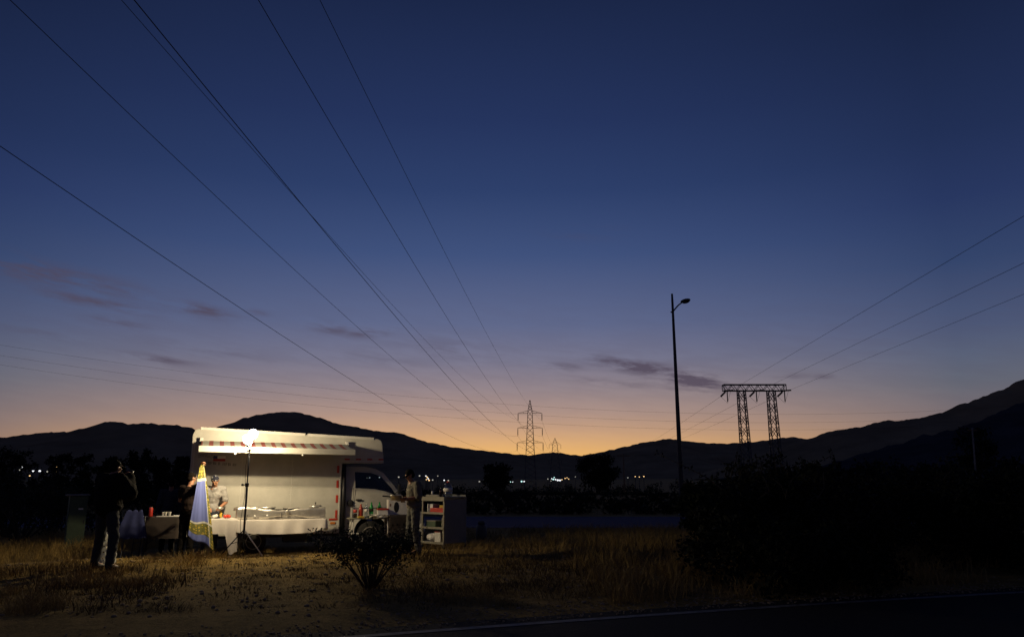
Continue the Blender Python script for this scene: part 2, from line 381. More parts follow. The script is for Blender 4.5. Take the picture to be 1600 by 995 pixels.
def shrub(name, label, loc, h, w, seed, nb=16, per=55, leaf=.06, group=None, spiky=0, leafm='leaf', lean=.5, cat='shrub', skirt=0):
    r = random.Random(seed); t = thing(name, label, cat, loc, 0, group); tb, cb = MB(), MB(); clumps = []; shoots = []
    for k in range(nb):
        a = r.uniform(0, 6.283); q = r.uniform(.15, 1) ** .7; hh = h * r.uniform(.5, 1) * (1 - .25 * q * (1 - lean))
        e = Vector((math.cos(a) * q * w * .5, math.sin(a) * q * w * .5, hh)); m1 = e * .5 + Vector((r.uniform(-.06, .06) * w, r.uniform(-.06, .06) * w, h * .04))
        tb.tube([(r.uniform(-.03, .03), r.uniform(-.03, .03), -.08), m1, e], [.012 * h + .006, .007 * h + .003, .002 + .001 * h], 5)
        for j in range(4):
            f = r.uniform(.4, 1); p = m1.lerp(e, f); e2 = p + Vector((r.gauss(0, .12) * w, r.gauss(0, .12) * w, abs(r.gauss(0, .12)) * h)); tb.tube([p, e2], [.003 + .002 * h, .0015], 4)
            clumps.append((p.lerp(e2, .6), w * r.uniform(.05, .11)))
    for k in range(skirt):
        a = r.uniform(0, 6.283); q = r.random() ** .5 * w * .5; clumps.append((Vector((math.cos(a) * q, math.sin(a) * q, h * r.uniform(.05, .5))), w * r.uniform(.06, .11)))
    for k in range(spiky):
        a = r.uniform(0, 6.283); q = r.uniform(0, .42); p = Vector((math.cos(a) * q * w, math.sin(a) * q * w, h * .75)); pts = [p]
        for j in range(4): p = p + Vector((r.gauss(0, .05) * w, r.gauss(0, .05) * w, h * r.uniform(.06, .13))); pts.append(p)
        tb.tube(pts, [.010, .009, .007, .005, .003], 4)
        for j in range(14):
            i = r.randrange(1, 4); c = pts[i].lerp(pts[i + 1], r.random()); shoots.append((c, .035))
    leaf_cloud(cb, shoots, 3, leaf * .6, seed + 9); leaf_cloud(cb, clumps, per, leaf, seed + 5); tb.build('stem', 'bark', t, True, fix=False); cb.build('foliage', leafm, t, fix=False); return t
def gp(x, y):
    """ground point seen at a picture position"""
    a, b_ = ray(x, y); Y = 5.0
    for _ in range(4000):
        if CAM_H + b_ * Y <= gz(a * Y, Y): break
        Y += .02 + Y * .0005
    return Vector((a * Y, Y, gz(a * Y, Y)))

# ------------------------------------------------------------------ the catering truck
TH = R(21); TC, TS = math.cos(TH), math.sin(TH); TX, TY = -5.79, 17.85
def tw(s, off, z=None):
    """point along the truck: s forward from the rear axle, off metres out towards the camera"""
    x, y = TX + s * TC + off * TS, TY + s * TS - off * TC
    return Vector((x, y, gz(x, y) if z is None else z))
truck = thing('food_truck', 'white catering truck with box body, red striped awning out and small cab', 'truck', (TX, TY, 0), TH)
def arch(c, r, z0, n=7):
    """points of a wheel arch, from the rear side over to the front side"""
    return [(c - r * math.cos(math.pi * k / n), z0 + r * math.sin(math.pi * k / n)) for k in range(n + 1)]
WB = 1.85
b = MB(); b.prism([(-1.44, .42), (-1.44, 2.62), (-1.40, 2.74), (-1.30, 2.775), (2.72, 2.605), (2.80, 2.57), (2.83, 2.50), (2.89, 2.02), (1.89, 2.02), (1.89, .42)] + arch(0, .37, .42)[::-1], 0, WB)
body = b.build('box_body', 'truck_white', truck, bevel=.015)
for k, (s0, s1) in enumerate(((-1.28, -.12), (-.06, 1.0), (1.06, 2.62))):
    b = MB(); zt = lambda s: 2.775 - (s + 1.3) * .0423
    b.prism([(s0, zt(s0) - .03), (s1, zt(s1) - .03), (s1, zt(s1) + .025), (s0, zt(s0) + .025)], -.018, .05); b.build('roof_rail', 'truck_trim', body)
b = MB(); b.box((1.0, -.006, 2.055), (.01, .012, .01)); 
for (x0, z0, x1, z1, w) in ((-1.40, .615, 1.86, .615, .014), (-1.38, .50, -1.38, 2.5, .012), (1.855, .45, 1.855, 2.0, .016)):
    b.box(((x0 + x1) / 2, -.003, (z0 + z1) / 2), (abs(x1 - x0) + w, .008, abs(z1 - z0) + w))
b.build('trim_strip', 'truck_trim', body)
b = MB(); b.box((2.37, -.004, 2.075), (1.0, .010, .012)); b.box((2.37, -.004, 2.155), (1.0, .010, .012)); b.build('trim_strip', 'truck_trim', body)
for z in (.86, 1.20, 1.54, 1.88):
    b = MB(); b.box((1.80, -.006, z), (.05, .010, .17)); b.build('reflector_strip', 'red_reflect', body)
for s in (2.0, 2.27, 2.54, 2.81):
    b = MB(); b.box((s, -.006, 2.115), (.12, .010, .035)); b.build('reflector_strip', 'red_reflect', body)
b = MB(); b.box((1.74, -.006, .74), (.2, .010, .04)); b.build('reflector_strip', 'red_reflect', body)
b = MB(); b.box((1.73, -.012, .655), (.12, .02, .05)); b.build('marker_lamp', 'amber', body, bevel=.008)
for s in (-.35, .75):
    b = MB(); b.box((s, -.0015, 1.30), (.006, .005, 1.70)); b.build('panel_joint', 'truck_trim', body)
    for k in range(9):
        for q in (-.03, .03): b = MB(); b.ell((s + q, -.001, .55 + k * .19), (.007, .004, .007)); b.build('rivet', 'truck_trim', body)
# lettering: a loose script line, a small three-colour flag and a line of print below
b = MB(); r = random.Random(3)
def stroke(pts, w=.008):
    for p, q in zip(pts, pts[1:]): b.bar((p[0], -.004, p[1]), (q[0], -.004, q[1]), w, .004)
def glyph():
    global b
    if b.v: b.build('letter', 'ink', body)
    b = MB()
x = -1.30
for k in range(7):
    hgt = r.choice((.05, .09, .07)); w = r.uniform(.045, .075); z0 = 2.13 + .02 * math.sin(k)
    pts = [(x + w * t / 8 + .018 * math.sin(t * 1.6 + k), z0 + hgt * (.5 - .5 * math.cos(t * math.pi / 4 + k * .3))) for t in range(9)]; stroke(pts, .010 if k < 3 else .007); glyph(); x += w * .95
x = -1.13
for k in range(13):
    w = r.uniform(.028, .05); z0 = 1.985 - .004 * k
    if k != 6:
        stroke([(x, z0), (x, z0 + .062)], .010)
        if k % 3 != 1: stroke([(x, z0 + .06), (x + w * .7, z0 + .055), (x + w * .6, z0 + .03), (x, z0 + .03)], .007)
        if k % 2: stroke([(x + w * .7, z0), (x + w * .7, z0 + .06)], .008)
    glyph(); x += w + .014
b = MB(); b.box((-.93, -.004, 2.135), (.085, .004, .062)); b.build('emblem', 'flag_blue', body)
b = MB(); b.box((-.845, -.004, 2.075), (.255, .004, .055)); b.build('emblem', 'flag_red', body)
b = MB(); b.box((-.80, -.004, 2.135), (.17, .004, .060)); b.build('emblem', 'white_plastic', body)
# chassis, wheels
b = MB(); b.box((1.0, .45, .40), (4.9, .10, .12)); b.box((1.0, 1.40, .40), (4.9, .10, .12)); b.box((0, .92, .30), (.1, 1.5, .1)); b.box((2.64, .92, .38), (.1, 1.4, .1)); b.box((.95, .30, .36), (.6, .3, .24))
b.build('chassis', 'dark_metal', truck)
def wheel(s, y, z, r, w, flip=1):
    t = bpy.data.objects.new('wheel', None); COL.objects.link(t); t.parent = truck; t.location = (s, y, z); t.rotation_euler = (math.pi / 2 * flip, 0, 0); t.empty_display_size = .1
    m = MB(); m.lathe((0, 0, 0), [(r * .60, -w / 2), (r * .93, -w / 2), (r, -w * .32), (r, w * .32), (r * .93, w / 2), (r * .60, w / 2)], 28); m.build('tyre', 'rubber', t, True)
    m = MB(); m.lathe((0, 0, 0), [(r * .02, w * .28), (r * .18, w * .30), (r * .22, w * .16), (r * .45, w * .20), (r * .56, w * .50), (r * .62, w * .53), (r * .62, w * .3)], 28); m.build('rim', 'steel_dull', t, True)
    for k in range(5):
        a = 6.283 * k / 5; m = MB(); m.lathe((math.cos(a) * r * .34, math.sin(a) * r * .34, w * .17), [(.014, 0), (.014, .03), (.004, .035)], 6); m.build('wheel_nut', 'dark_metal', t)
wheel(0, .14, .285, .275, .20); wheel(0, WB - .14, .285, .275, .20, -1); wheel(2.64, .20, .345, .33, .19); wheel(2.64, WB - .20, .345, .33, .19, -1)
# cab
CY0, CY1 = .10, WB - .10
def tum(x, z): return max(0, z - 1.2) * .20
def cabside(pts, th, near):
    m = MB()
    if near: m.prism(pts, CY0, CY0 + th, tum)
    else: m.prism(pts, CY1 - th, CY1, lambda x, z: -tum(x, z))
    return m
belt = [(2.03, 1.45), (2.25, 1.44), (2.7, 1.42), (3.0, 1.36), (3.25, 1.25), (3.55, 1.12), (3.78, 1.00)]
low = [(2.03, .46)] + belt + [(3.90, .80), (3.92, .45), (3.75, .36), (3.10, .40)] + arch(2.64, .41, .40, 9)[::-1][0:] + [(2.2, .44)]
for near in (True, False):
    cabside(low, .06, near).build('side_panel', 'truck_white', truck, bevel=.01)
    cabside([(2.03, 1.45), (2.25, 1.44), (2.235, 1.82), (2.03, 1.86)], .06, near).build('pillar', 'truck_white', truck)
    cabside([(2.03, 1.86), (2.235, 1.82), (2.62, 1.80), (2.86, 1.72), (2.93, 1.80), (2.72, 1.90), (2.45, 1.945), (2.03, 1.95)], .06, near).build('roof_rail', 'truck_white', truck)
    cabside([(2.86, 1.72), (3.12, 1.44), (3.25, 1.25), (3.46, 1.165), (2.93, 1.80)], .05, near).build('pillar', 'truck_white', truck)
    cabside([(2.25, 1.44), (2.7, 1.42), (3.0, 1.36), (3.25, 1.25), (3.12, 1.44), (2.86, 1.72), (2.62, 1.80), (2.235, 1.82)], .012, near).build('side_window', 'window_glass', truck)
m = MB(); m.bar((3.06, CY0 + .045, 1.33), (3.06, CY0 + .075, 1.50), .02, .03); m.build('window_bar', 'black_plastic', truck)
def span(name, mt, prof, ins=.06):
    m = MB()
    for (x0, z0), (x1, z1) in zip(prof, prof[1:]):
        a0, a1 = CY0 + tum(x0, z0), CY0 + tum(x1, z1); e0, e1 = CY1 - tum(x0, z0), CY1 - tum(x1, z1)
        m.add([(x0, a0, z0), (x0, e0, z0), (x1, e1, z1), (x1, a1, z1)], [[0, 1, 2, 3]])
    return m.build(name, mt, truck)
span('cab_roof', 'truck_white', [(2.03, 1.951), (2.45, 1.946), (2.72, 1.901), (2.93, 1.801)])
span('windscreen', 'window_glass', [(2.935, 1.795), (3.45, 1.17)])
span('bonnet', 'truck_white', [(3.45, 1.168), (3.55, 1.122), (3.78, 1.002), (3.902, .802), (3.922, .45), (3.752, .36)])
span('cab_back', 'truck_white', [(2.031, .46), (2.031, 1.45)]); span('rear_window', 'window_glass', [(2.033, 1.45), (2.033, 1.86)])
m = MB(); m.box((2.55, .92, .95), (.55, 1.35, .16)); m.box((2.30, .50, 1.20), (.16, .5, .62)); m.box((2.30, 1.30, 1.20), (.16, .5, .62)); m.box((3.2, .92, 1.08), (.35, 1.4, .22)); m.build('seats', 'black_plastic', truck)
m = MB()
for (x0, z0, x1, z1) in ((2.20, .55, 2.20, 1.44), (2.20, .98, 3.42, .98), (3.42, .62, 3.42, 1.16)):
    m.box(((x0 + x1) / 2, CY0 + .001, (z0 + z1) / 2), (max(.010, abs(x1 - x0)), .006, max(.010, abs(z1 - z0))))
m.build('door_seam', 'black_plastic', truck)
m = MB(); m.box((2.33, CY0 - .012, 1.17), (.14, .03, .04)); m.build('door_handle', 'black_plastic', truck, bevel=.01)
m = MB(); m.lathe((0, 0, 0), [(.075, 0), (.075, .018), (.055, .026), (.01, .026)], 20); fc = m.build('fuel_cap', 'black_plastic', truck, True); fc.location = (2.13, CY0 - .001, 1.10); fc.rotation_euler = (math.pi / 2, 0, 0)
m = MB(); m.prism(arch(2.64, .44, .40, 11) + arch(2.64, .405, .40, 11)[::-1], CY0 - .018, CY0 + .02); m.build('arch_lip', 'truck_trim', truck)
m = MB(); m.tube([(1.96, .03, .55), (1.955, .03, 2.0)], .045, 10); m.tube([(1.96, .03, .56), (1.96, .3, .5)], .045, 10); m.build('intake_pipe', 'black_plastic', truck, True)
m = MB(); m.box((2.18, .09, .40), (.34, .12, .025)); m.build('step', 'truck_trim', truck)
m = MB(); m.bar((3.2, CY0 + .02, 1.30), (3.26, CY0 - .14, 1.38), .02); m.box((3.26, CY0 - .20, 1.42), (.06, .14, .24)); m.build('wing_mirror', 'black_plastic', truck, bevel=.015)
m = MB(); m.box((3.85, CY0 + .22, .74), (.1, .34, .16)); m.build('headlight', 'clear_plastic', truck); m = MB(); m.box((3.85, CY1 - .22, .74), (.1, .34, .16)); m.build('headlight', 'clear_plastic', truck)
m = MB(); m.box((3.90, .92, .50), (.12, 1.72, .20)); m.build('bumper', 'truck_trim', truck, bevel=.03)
m = MB(); m.box((-1.47, .92, .42), (.06, 1.6, .12)); m.build('bumper', 'dark_metal', truck)
# awning: case on the wall, striped canvas, front bar, folding arms
aw = bpy.data.objects.new('awning', None); COL.objects.link(aw); aw.parent = truck
A0, A1, AP = -1.28, 2.00, 1.15
def awz(s): return -(s - A0) * .012
def stripe_mat():
    m = bpy.data.materials.new('striped_canvas'); m.use_nodes = True; t = m.node_tree; bs = t.nodes['Principled BSDF']; bs.inputs['Roughness'].default_value = .9
    c = t.nodes.new('ShaderNodeTexCoord'); s = t.nodes.new('ShaderNodeSeparateXYZ'); t.links.new(c.outputs['Object'], s.inputs[0])
    def mm(op, a, v):
        n = t.nodes.new('ShaderNodeMath'); n.operation = op; t.links.new(a, n.inputs[0]); n.inputs[1].default_value = v; return n.outputs[0]
    k = mm('LESS_THAN', mm('FRACT', mm('DIVIDE', mm('ADD', s.outputs[0], 1.30), .218), 0), .40)
    x = t.nodes.new('ShaderNodeMix'); x.data_type = 'RGBA'; t.links.new(k, x.inputs[0]); x.inputs[6].default_value = (.44, .44, .37, 1); x.inputs[7].default_value = (.33, .07, .06, 1)
    t.links.new(x.outputs[2], bs.inputs['Base Color']); MATS['striped_canvas'] = m
stripe_mat()
m = MB(); m.grid(lambda u, v: Vector((A0 + .04 + (A1 - A0 - .08) * u, -.06 - (AP - .08) * v, 2.505 + awz(A0 + (A1 - A0) * u) - .165 * v - .018 * math.sin(math.pi * v))), 60, 8); m.build('canvas', 'striped_canvas', aw, True)
m = MB(); m.prism([(A0, 2.215), (A1, 2.215 + awz(A1)), (A1, 2.345 + awz(A1)), (A0, 2.345)], -AP - .03, -AP + .03); m.build('front_bar', 'truck_white', aw, bevel=.012)
m = MB(); m.prism([(A0, 2.49), (A1, 2.49 + awz(A1)), (A1, 2.525 + awz(A1)), (A0, 2.525)], -.11, -.0025); m.build('case', 'truck_white', aw, bevel=.01)
for s in (A0 + .03, A1 - .03):
    m = MB(); m.prism([(s - .035, 2.465 + awz(s)), (s + .035, 2.465 + awz(s)), (s + .035, 2.56 + awz(s)), (s - .035, 2.56 + awz(s))], -.14, -.0025); m.build('end_bracket', 'truck_trim', aw, bevel=.01)
    d = 1 if s < 0 else -1
    m = MB(); m.tube([(s + d * .12, -.08, 2.44), (s + d * .75, -.48, 2.36), (s + d * .15, -AP + .05, 2.27)], .018, 8); m.build('arm', 'truck_trim', aw, True)
for s in (-.55, .85):
    m = MB(); m.ell((s, -AP, 2.195 + awz(s)), .022); m.build('bar_knob', 'white_plastic', aw, True)

# ------------------------------------------------------------------ work-light stand
lp = tw(-.29, 1.80); LZ = lp.z
stand = thing('work_light_stand', 'tall tripod light stand with glowing bulbs in front of the white table', 'light stand', lp, TH)
m = MB(); m.tube([(0, 0, .35), (0, 0, 1.42)], .022, 10); m.tube([(0, 0, 1.40), (0.0, 0, 2.10)], .015, 10); m.build('pole', 'dark_metal', stand, True)
m = MB(); m.lathe((0, 0, 1.38), [(.032, 0), (.034, .07), (.026, .08)], 12); m.bar((-.02, 0, 1.42), (-.085, 0, 1.42), .014); m.lathe((-.09, 0, 1.40), [(.022, 0), (.022, .045)], 8); m.build('collar', 'black_plastic', stand, True)
for a, mt in ((-40, 'truck_trim'), (95, 'dark_metal'), (205, 'dark_metal')):
    ca, sa = math.cos(R(a)), math.sin(R(a))
    m = MB(); gzz = gz(lp.x + .5 * (ca * TC - sa * TS), lp.y + .5 * (ca * TS + sa * TC)) - LZ; m.tube([(.02 * ca, .02 * sa, .52), (.48 * ca, .48 * sa, gzz + .015)], .013, 8); m.build('leg', mt, stand, True)
    m = MB(); m.tube([(.02 * ca, .02 * sa, .33), (.25 * ca, .25 * sa, .28)], .007, 6); m.build('brace', 'dark_metal', stand, True)
m = MB(); m.tube([(-.06, 0, 2.10), (.06, 0, 2.125)], .018, 8); m.tube([(0, 0, 2.09), (0, 0, 2.17)], .02, 8); m.build('cross_bar', 'white_plastic', stand, True)
m = MB(); m.tube([(-.02, .02, 2.14), (-.05, .03, 1.8), (-.03, .025, 1.2), (-.08, .02, .7), (-.05, .05, .2), (.05, .2, .01)], .005, 6); m.build('cable', 'black_plastic', stand, True)
LAMP_W = 155
BULBS = [(-.05, 0, 2.47 - LZ), (.05, .02, 2.575 - LZ)]
for (x, y, z) in BULBS:
    m = MB(); m.tube([(0, 0, 2.15), (x, y, z - .13)], .012, 8); m.lathe((x, y, z - .15), [(.028, 0), (.034, .06)], 12); m.build('socket', 'white_plastic', stand, True)
    m = MB(); m.lathe((x, y, z), [(.03, -.10), (.06, -.08), (.088, -.035), (.096, .008), (.088, .044), (.06, .08), (.025, .096), (.004, .098)], 18); bo = m.build('bulb', 'bulb_glow', stand, True)
    ld = bpy.data.lights.new('bulb_light', 'POINT'); ld.energy = LAMP_W; ld.color = (1, .785, .465); ld.shadow_soft_size = .022
    lo = bpy.data.objects.new('bulb_light', ld); COL.objects.link(lo); lo.parent = stand; lo.location = (x, y, z)

# ------------------------------------------------------------------ people
def remeshed(mb, name, m, parent, vox=.012, wrinkle=0, smooth_it=3):
    me = mb.mesh(name + '_raw'); o = bpy.data.objects.new(name + '_raw', me); sc2 = bpy.data.scenes.new('scratch'); sc2.collection.objects.link(o)
    md = o.modifiers.new('r', 'REMESH'); md.mode = 'VOXEL'; md.voxel_size = vox
    sm = o.modifiers.new('s', 'SMOOTH'); sm.iterations = smooth_it; sm.factor = .5
    sc2.view_layers[0].update(); dg = sc2.view_layers[0].depsgraph; ev = o.evaluated_get(dg); out = bpy.data.meshes.new_from_object(ev)
    bpy.data.objects.remove(o); bpy.data.meshes.remove(me); bpy.data.scenes.remove(sc2)
    if wrinkle:
        sd = len(out.vertices) * .01
        nr = [v.normal.copy() for v in out.vertices]
        for v, n in zip(out.vertices, nr):
            c = v.co.copy(); v.co = c + n * wrinkle * (mnoise.noise((c.x * 11 + sd, c.y * 11, c.z * 16)) + .5 * mnoise.noise((c.x * 25, c.y * 25 + sd, c.z * 30)))
    out.name = name; out.materials.clear(); out.materials.append(MATS[m]); out.polygons.foreach_set('use_smooth', [True] * len(out.polygons)); out.update()
    return link(name, out, parent)
def hand(mb, wr, d, nrm, curl=.5, side=1):
    """palm and five fingers; d = pointing direction, nrm = palm side"""
    d = Vector(d).normalized(); nrm = Vector(nrm); nrm = (nrm - d * nrm.dot(d)).normalized(); w = d.cross(nrm) * side; wr = Vector(wr)
    for k in (-1, 0, 1): mb.cone(wr + w * .012 * k, wr + d * .085 + w * .024 * k, .019, .015)
    for k, L in zip((-1.5, -.5, .5, 1.5), (.062, .076, .082, .072)):
        p = wr + d * .088 + w * .019 * k; dr = d
        for j in range(3):
            dr = (dr + nrm * curl * .9).normalized(); q = p + dr * L * (.45, .32, .25)[j]; mb.cone(p, q, .0092 - j * .001, .0084 - j * .001); p = q
    p = wr + d * .025 + w * .025; q = p + (d * .5 + w * .8 + nrm * .2).normalized() * .045; mb.cone(p, q, .014, .011); mb.cone(q, q + (d * .8 + nrm * (.3 + curl)).normalized() * .035, .0105, .009)
def person(label, loc, rz, J=None, shirt='shirt_grey', trousers='denim', skin='skin', sleeve=.45, head='hair', head_tilt=(0, 0), scale=1.0, grp=None, hands=None, bulk=1.0):
    t = thing('person', label, 'person', loc, rz, grp); t.scale = (scale,) * 3
    P = dict(pel=(0, 0, .95), wai=(0, .01, 1.10), che=(0, 0, 1.30), nek=(0, .0, 1.47), hed=(0, -.03, 1.63),
             shl=(-.18, 0, 1.42), ell=(-.23, .03, 1.14), wrl=(-.22, -.08, .90), shr=(.18, 0, 1.42), elr=(.23, .03, 1.14), wrr=(.22, -.08, .90),
             hil=(-.09, 0, .92), knl=(-.10, -.02, .50), anl=(-.11, .03, .09), hir=(.09, 0, .92), knr=(.10, -.02, .50), anr=(.11, .03, .09))
    P.update(J or {}); P = {k: Vector(v) for k, v in P.items()}
    # bare body
    b = MB()
    b.ell(P['pel'], (.155, .11, .12)); b.cone(P['pel'], P['wai'], .115, .115); b.cone(P['wai'], P['che'], .115, .125); b.ell(P['che'], (.165, .115, .17))
    b.cone(P['che'] + (P['nek'] - P['che']) * .7, P['nek'], .09, .06); b.cone(P['nek'], P['hed'] - Vector((0, 0, .06)), .056, .056)
    for a in 'lr':
        b.cone(P['che'] + (P['sh' + a] - P['che']) * .55 + Vector((0, 0, .03)), P['sh' + a], .07, .062)
        b.cone(P['sh' + a], P['el' + a], .055, .042); b.cone(P['el' + a], P['wr' + a], .043, .028)
        b.cone(P['hi' + a], P['kn' + a], .085, .058); b.cone(P['kn' + a], P['an' + a], .057, .038); b.cone(P['an' + a], P['an' + a] + Vector((0, -.14, -.045)), .038, .032)
        dr = (P['wr' + a] - P['el' + a]).normalized(); hd, hn, cu = (hands or {}).get(a, (dr, Vector((0, -1, 0)) if abs(dr.y) < .8 else Vector((0, 0, -1)), .5))
        hand(b, P['wr' + a], hd, hn, cu, 1 if a == 'l' else -1)
    rx, rzz = head_tilt; HR = Matrix.Rotation(R(rzz), 3, 'Z') @ Matrix.Rotation(R(rx), 3, 'X'); hc = P['hed']
    def hp(x, y, z): return hc + HR @ Vector((x, y, z))
    b.ell(hp(0, .01, .015), (.074, .092, .098), HR); b.ell(hp(0, -.022, -.045), (.055, .066, .062), HR); b.ell(hp(0, -.06, -.085), (.028, .026, .022), HR)
    b.cone(hp(0, -.078, .012), hp(0, -.098, -.022), .009, .015); b.ell(hp(0, -.078, .030), (.05, .016, .012), HR); b.ell(hp(0, -.082, -.052), (.024, .012, .010), HR)
    for s in (-1, 1): b.ell(hp(.076 * s, .012, -.008), (.010, .018, .03), HR); b.ell(hp(.038 * s, -.06, -.02), (.022, .02, .016), HR)
    remeshed(b, 'body', skin, t, .0085, 0, 2)
    for s in (-1, 1):
        b = MB(); b.ell(hp(.031 * s, -.078, .008), .010); b.build('eye', 'hair', t, True)
    # shirt or jacket
    g = .022 * bulk; b = MB()
    b.ell(P['pel'] + Vector((0, 0, .03)), (.165 + g, .12 + g, .10)); b.cone(P['pel'] + Vector((0, 0, .06)), P['wai'], .125 + g, .125 + g); b.cone(P['wai'], P['che'], .125 + g, .13 + g); b.ell(P['che'], (.172 + g, .122 + g, .175))
    b.cone(P['che'] + (P['nek'] - P['che']) * .6, P['nek'] - Vector((0, 0, .035)), .10, .070)
    for a in 'lr':
        b.cone(P['che'] + (P['sh' + a] - P['che']) * .5 + Vector((0, 0, .03)), P['sh' + a], .08 + g * .6, .066 + g * .6)
        f = min(1, sleeve / .5); e = P['sh' + a].lerp(P['el' + a], f); b.cone(P['sh' + a], e, .064 + g * .6, .054 + g)
        if sleeve > .5: b.cone(P['el' + a], P['el' + a].lerp(P['wr' + a], (sleeve - .5) / .5), .050 + g, .036 + g * .6)
    remeshed(b, 'shirt' if sleeve < .8 else 'jacket', shirt, t, .012, .012)
    b = MB(); b.ell(P['pel'], (.162, .122, .11)); b.cone(P['pel'] + Vector((0, 0, .06)), P['pel'], .125, .125)
    for a in 'lr':
        b.cone(P['hi' + a], P['kn' + a], .105, .080); b.cone(P['kn' + a], P['an' + a] + Vector((0, 0, .0)), .080, .066)
    remeshed(b, 'trousers', trousers, t, .012, .012)
    for a in 'lr':
        b = MB(); an = P['an' + a]; b.ell(an + Vector((0, -.07, -.05)), (.048, .13, .042)); b.ell(an + Vector((0, .0, -.03)), (.045, .055, .055)); b.build('shoe', 'black_plastic', t, True)
    # headwear or hair
    b = MB(); b.ell(hp(0, .020, .035), (.083, .098, .088), HR); b.ell(hp(0, .045, -.02), (.076, .07, .07), HR)
    if head in ('cap', 'capback'):
        sgn = -1 if head == 'cap' else 1; b.ell(hp(0, .02 + sgn * .115, .035 - .012 * abs(sgn)), (.062, .075, .010), HR); b.ell(hp(0, .02, .125), (.012, .012, .008), HR)
    if head == 'bandana':
        b = MB(); b.ell(hp(0, .018, .042), (.085, .100, .078), HR); b.cone(hp(0, .11, .02), hp(0, .15, -.07), .022, .008)
    remeshed(b, 'hair' if head == 'hair' else 'cap', {'hair': 'hair', 'cap': 'black_cloth', 'capback': 'black_cloth', 'bandana': 'bandana'}[head], t, .009, 0, 1)
    return t
def milky_mat():
    m = bpy.data.materials.new('milky_plastic'); m.use_nodes = True; t = m.node_tree; bs = t.nodes['Principled BSDF']; bs.inputs['Base Color'].default_value = (.8, .8, .76, 1)
    tl = t.nodes.new('ShaderNodeBsdfTranslucent'); tl.inputs[0].default_value = (.8, .8, .74, 1); mx = t.nodes.new('ShaderNodeMixShader'); mx.inputs[0].default_value = .6
    t.links.new(bs.outputs[0], mx.inputs[1]); t.links.new(tl.outputs[0], mx.inputs[2]); t.links.new(mx.outputs[0], t.nodes['Material Output'].inputs[0]); MATS['milky_plastic'] = m
milky_mat()
def bandana_mat():
    m = bpy.data.materials.new('bandana'); m.use_nodes = True; t = m.node_tree; bs = t.nodes['Principled BSDF']; bs.inputs['Roughness'].default_value = .9
    c = t.nodes.new('ShaderNodeTexCoord'); v = t.nodes.new('ShaderNodeTexVoronoi'); v.inputs['Scale'].default_value = 30; t.links.new(c.outputs['Object'], v.inputs['Vector'])
    cr = t.nodes.new('ShaderNodeValToRGB'); cr.color_ramp.elements[0].color = (.7, .7, .66, 1); cr.color_ramp.elements[1].color = (.012, .014, .03, 1); cr.color_ramp.elements[0].position = .28; cr.color_ramp.elements[1].position = .34
    t.links.new(v.outputs['Distance'], cr.inputs[0]); t.links.new(cr.outputs[0], bs.inputs['Base Color']); MATS['bandana'] = m
bandana_mat()
def gloc(x, y): return Vector((x, y, gz(x, y)))
# man taking a picture, back to us, turned towards the truck
pp = gp(159, 890)
person('man in a dark jacket taking a picture, back to us, on the grass at left', pp, R(152),
       J=dict(nek=(0, -.02, 1.48), hed=(.0, -.07, 1.62), che=(0, -.01, 1.31), shl=(-.21, 0, 1.42), shr=(.21, 0, 1.42), ell=(-.31, -.12, 1.20), wrl=(-.11, -.25, 1.47), elr=(.30, -.10, 1.18), wrr=(.10, -.25, 1.45),
              knl=(-.19, -.02, .50), anl=(-.24, .05, .09), knr=(.17, -.03, .50), anr=(.22, -.01, .09), hil=(-.11, 0, .92), hir=(.11, 0, .92)),
       shirt='black_cloth', trousers='dark_denim', skin='skin_dark', sleeve=.96, head='cap', head_tilt=(8, 0), bulk=4.0, hands={'l': ((.6, -.6, .5), (.7, .3, 0), .7), 'r': ((-.6, -.6, .5), (-.7, .3, 0), .7)}, scale=1.02)
ct = pp + Matrix.Rotation(R(152), 3, 'Z') @ Vector((0, -.33, 1.54)) * 1.02
cam_t = thing('photo_camera', 'small black camera held up by the man in the dark jacket', 'camera', ct, R(152))
m = MB(); m.box((0, 0, 0), (.12, .035, .075)); m.build('camera_body', 'black_plastic', cam_t, bevel=.008); m = MB(); m.tube([(0, -.015, 0), (0, -.06, 0)], .028, 14); m.build('lens', 'dark_metal', cam_t, True)
# man holding up the printed cloth
fm = gloc(-6.80, 16.62); FR = R(168)
wrist = (Matrix.Rotation(-FR, 3, 'Z') @ (at(314, 727.5, 16.13) - fm)) / .99
person('man in dark brown clothes holding up the blue printed cloth beside the truck', fm, FR,
       J=dict(elr=(.25, -.05, 1.16), wrr=(.12, -.22, 1.12), shl=(-.19, 0, 1.44), ell=tuple(Vector((-.19, 0, 1.44)).lerp(wrist, .48) + Vector((-.02, -.04, -.13))), wrl=tuple(wrist)), shirt='brown_cloth', trousers='black_cloth', skin='skin', sleeve=.30, head='hair', head_tilt=(10, -25),
       hands={'l': ((-.5, .2, .6), (-.3, .3, -.8), .95), 'r': ((-.3, -.8, .1), (0, 0, -1), .8)}, scale=.99)
tg = thing('tongs', 'pale long tongs in the hand of the man holding up the cloth', 'tongs', at(297, 756, 16.62), 0)
for s in (-1, 1):
    m = MB(); m.bar((-.10, .012 * s, -.15), (.09, .004 * s, .12), .010, .005); m.build('arm', 'steel', tg)
m = MB(); m.ell((.09, 0, .12), .012); m.build('hinge', 'steel', tg)
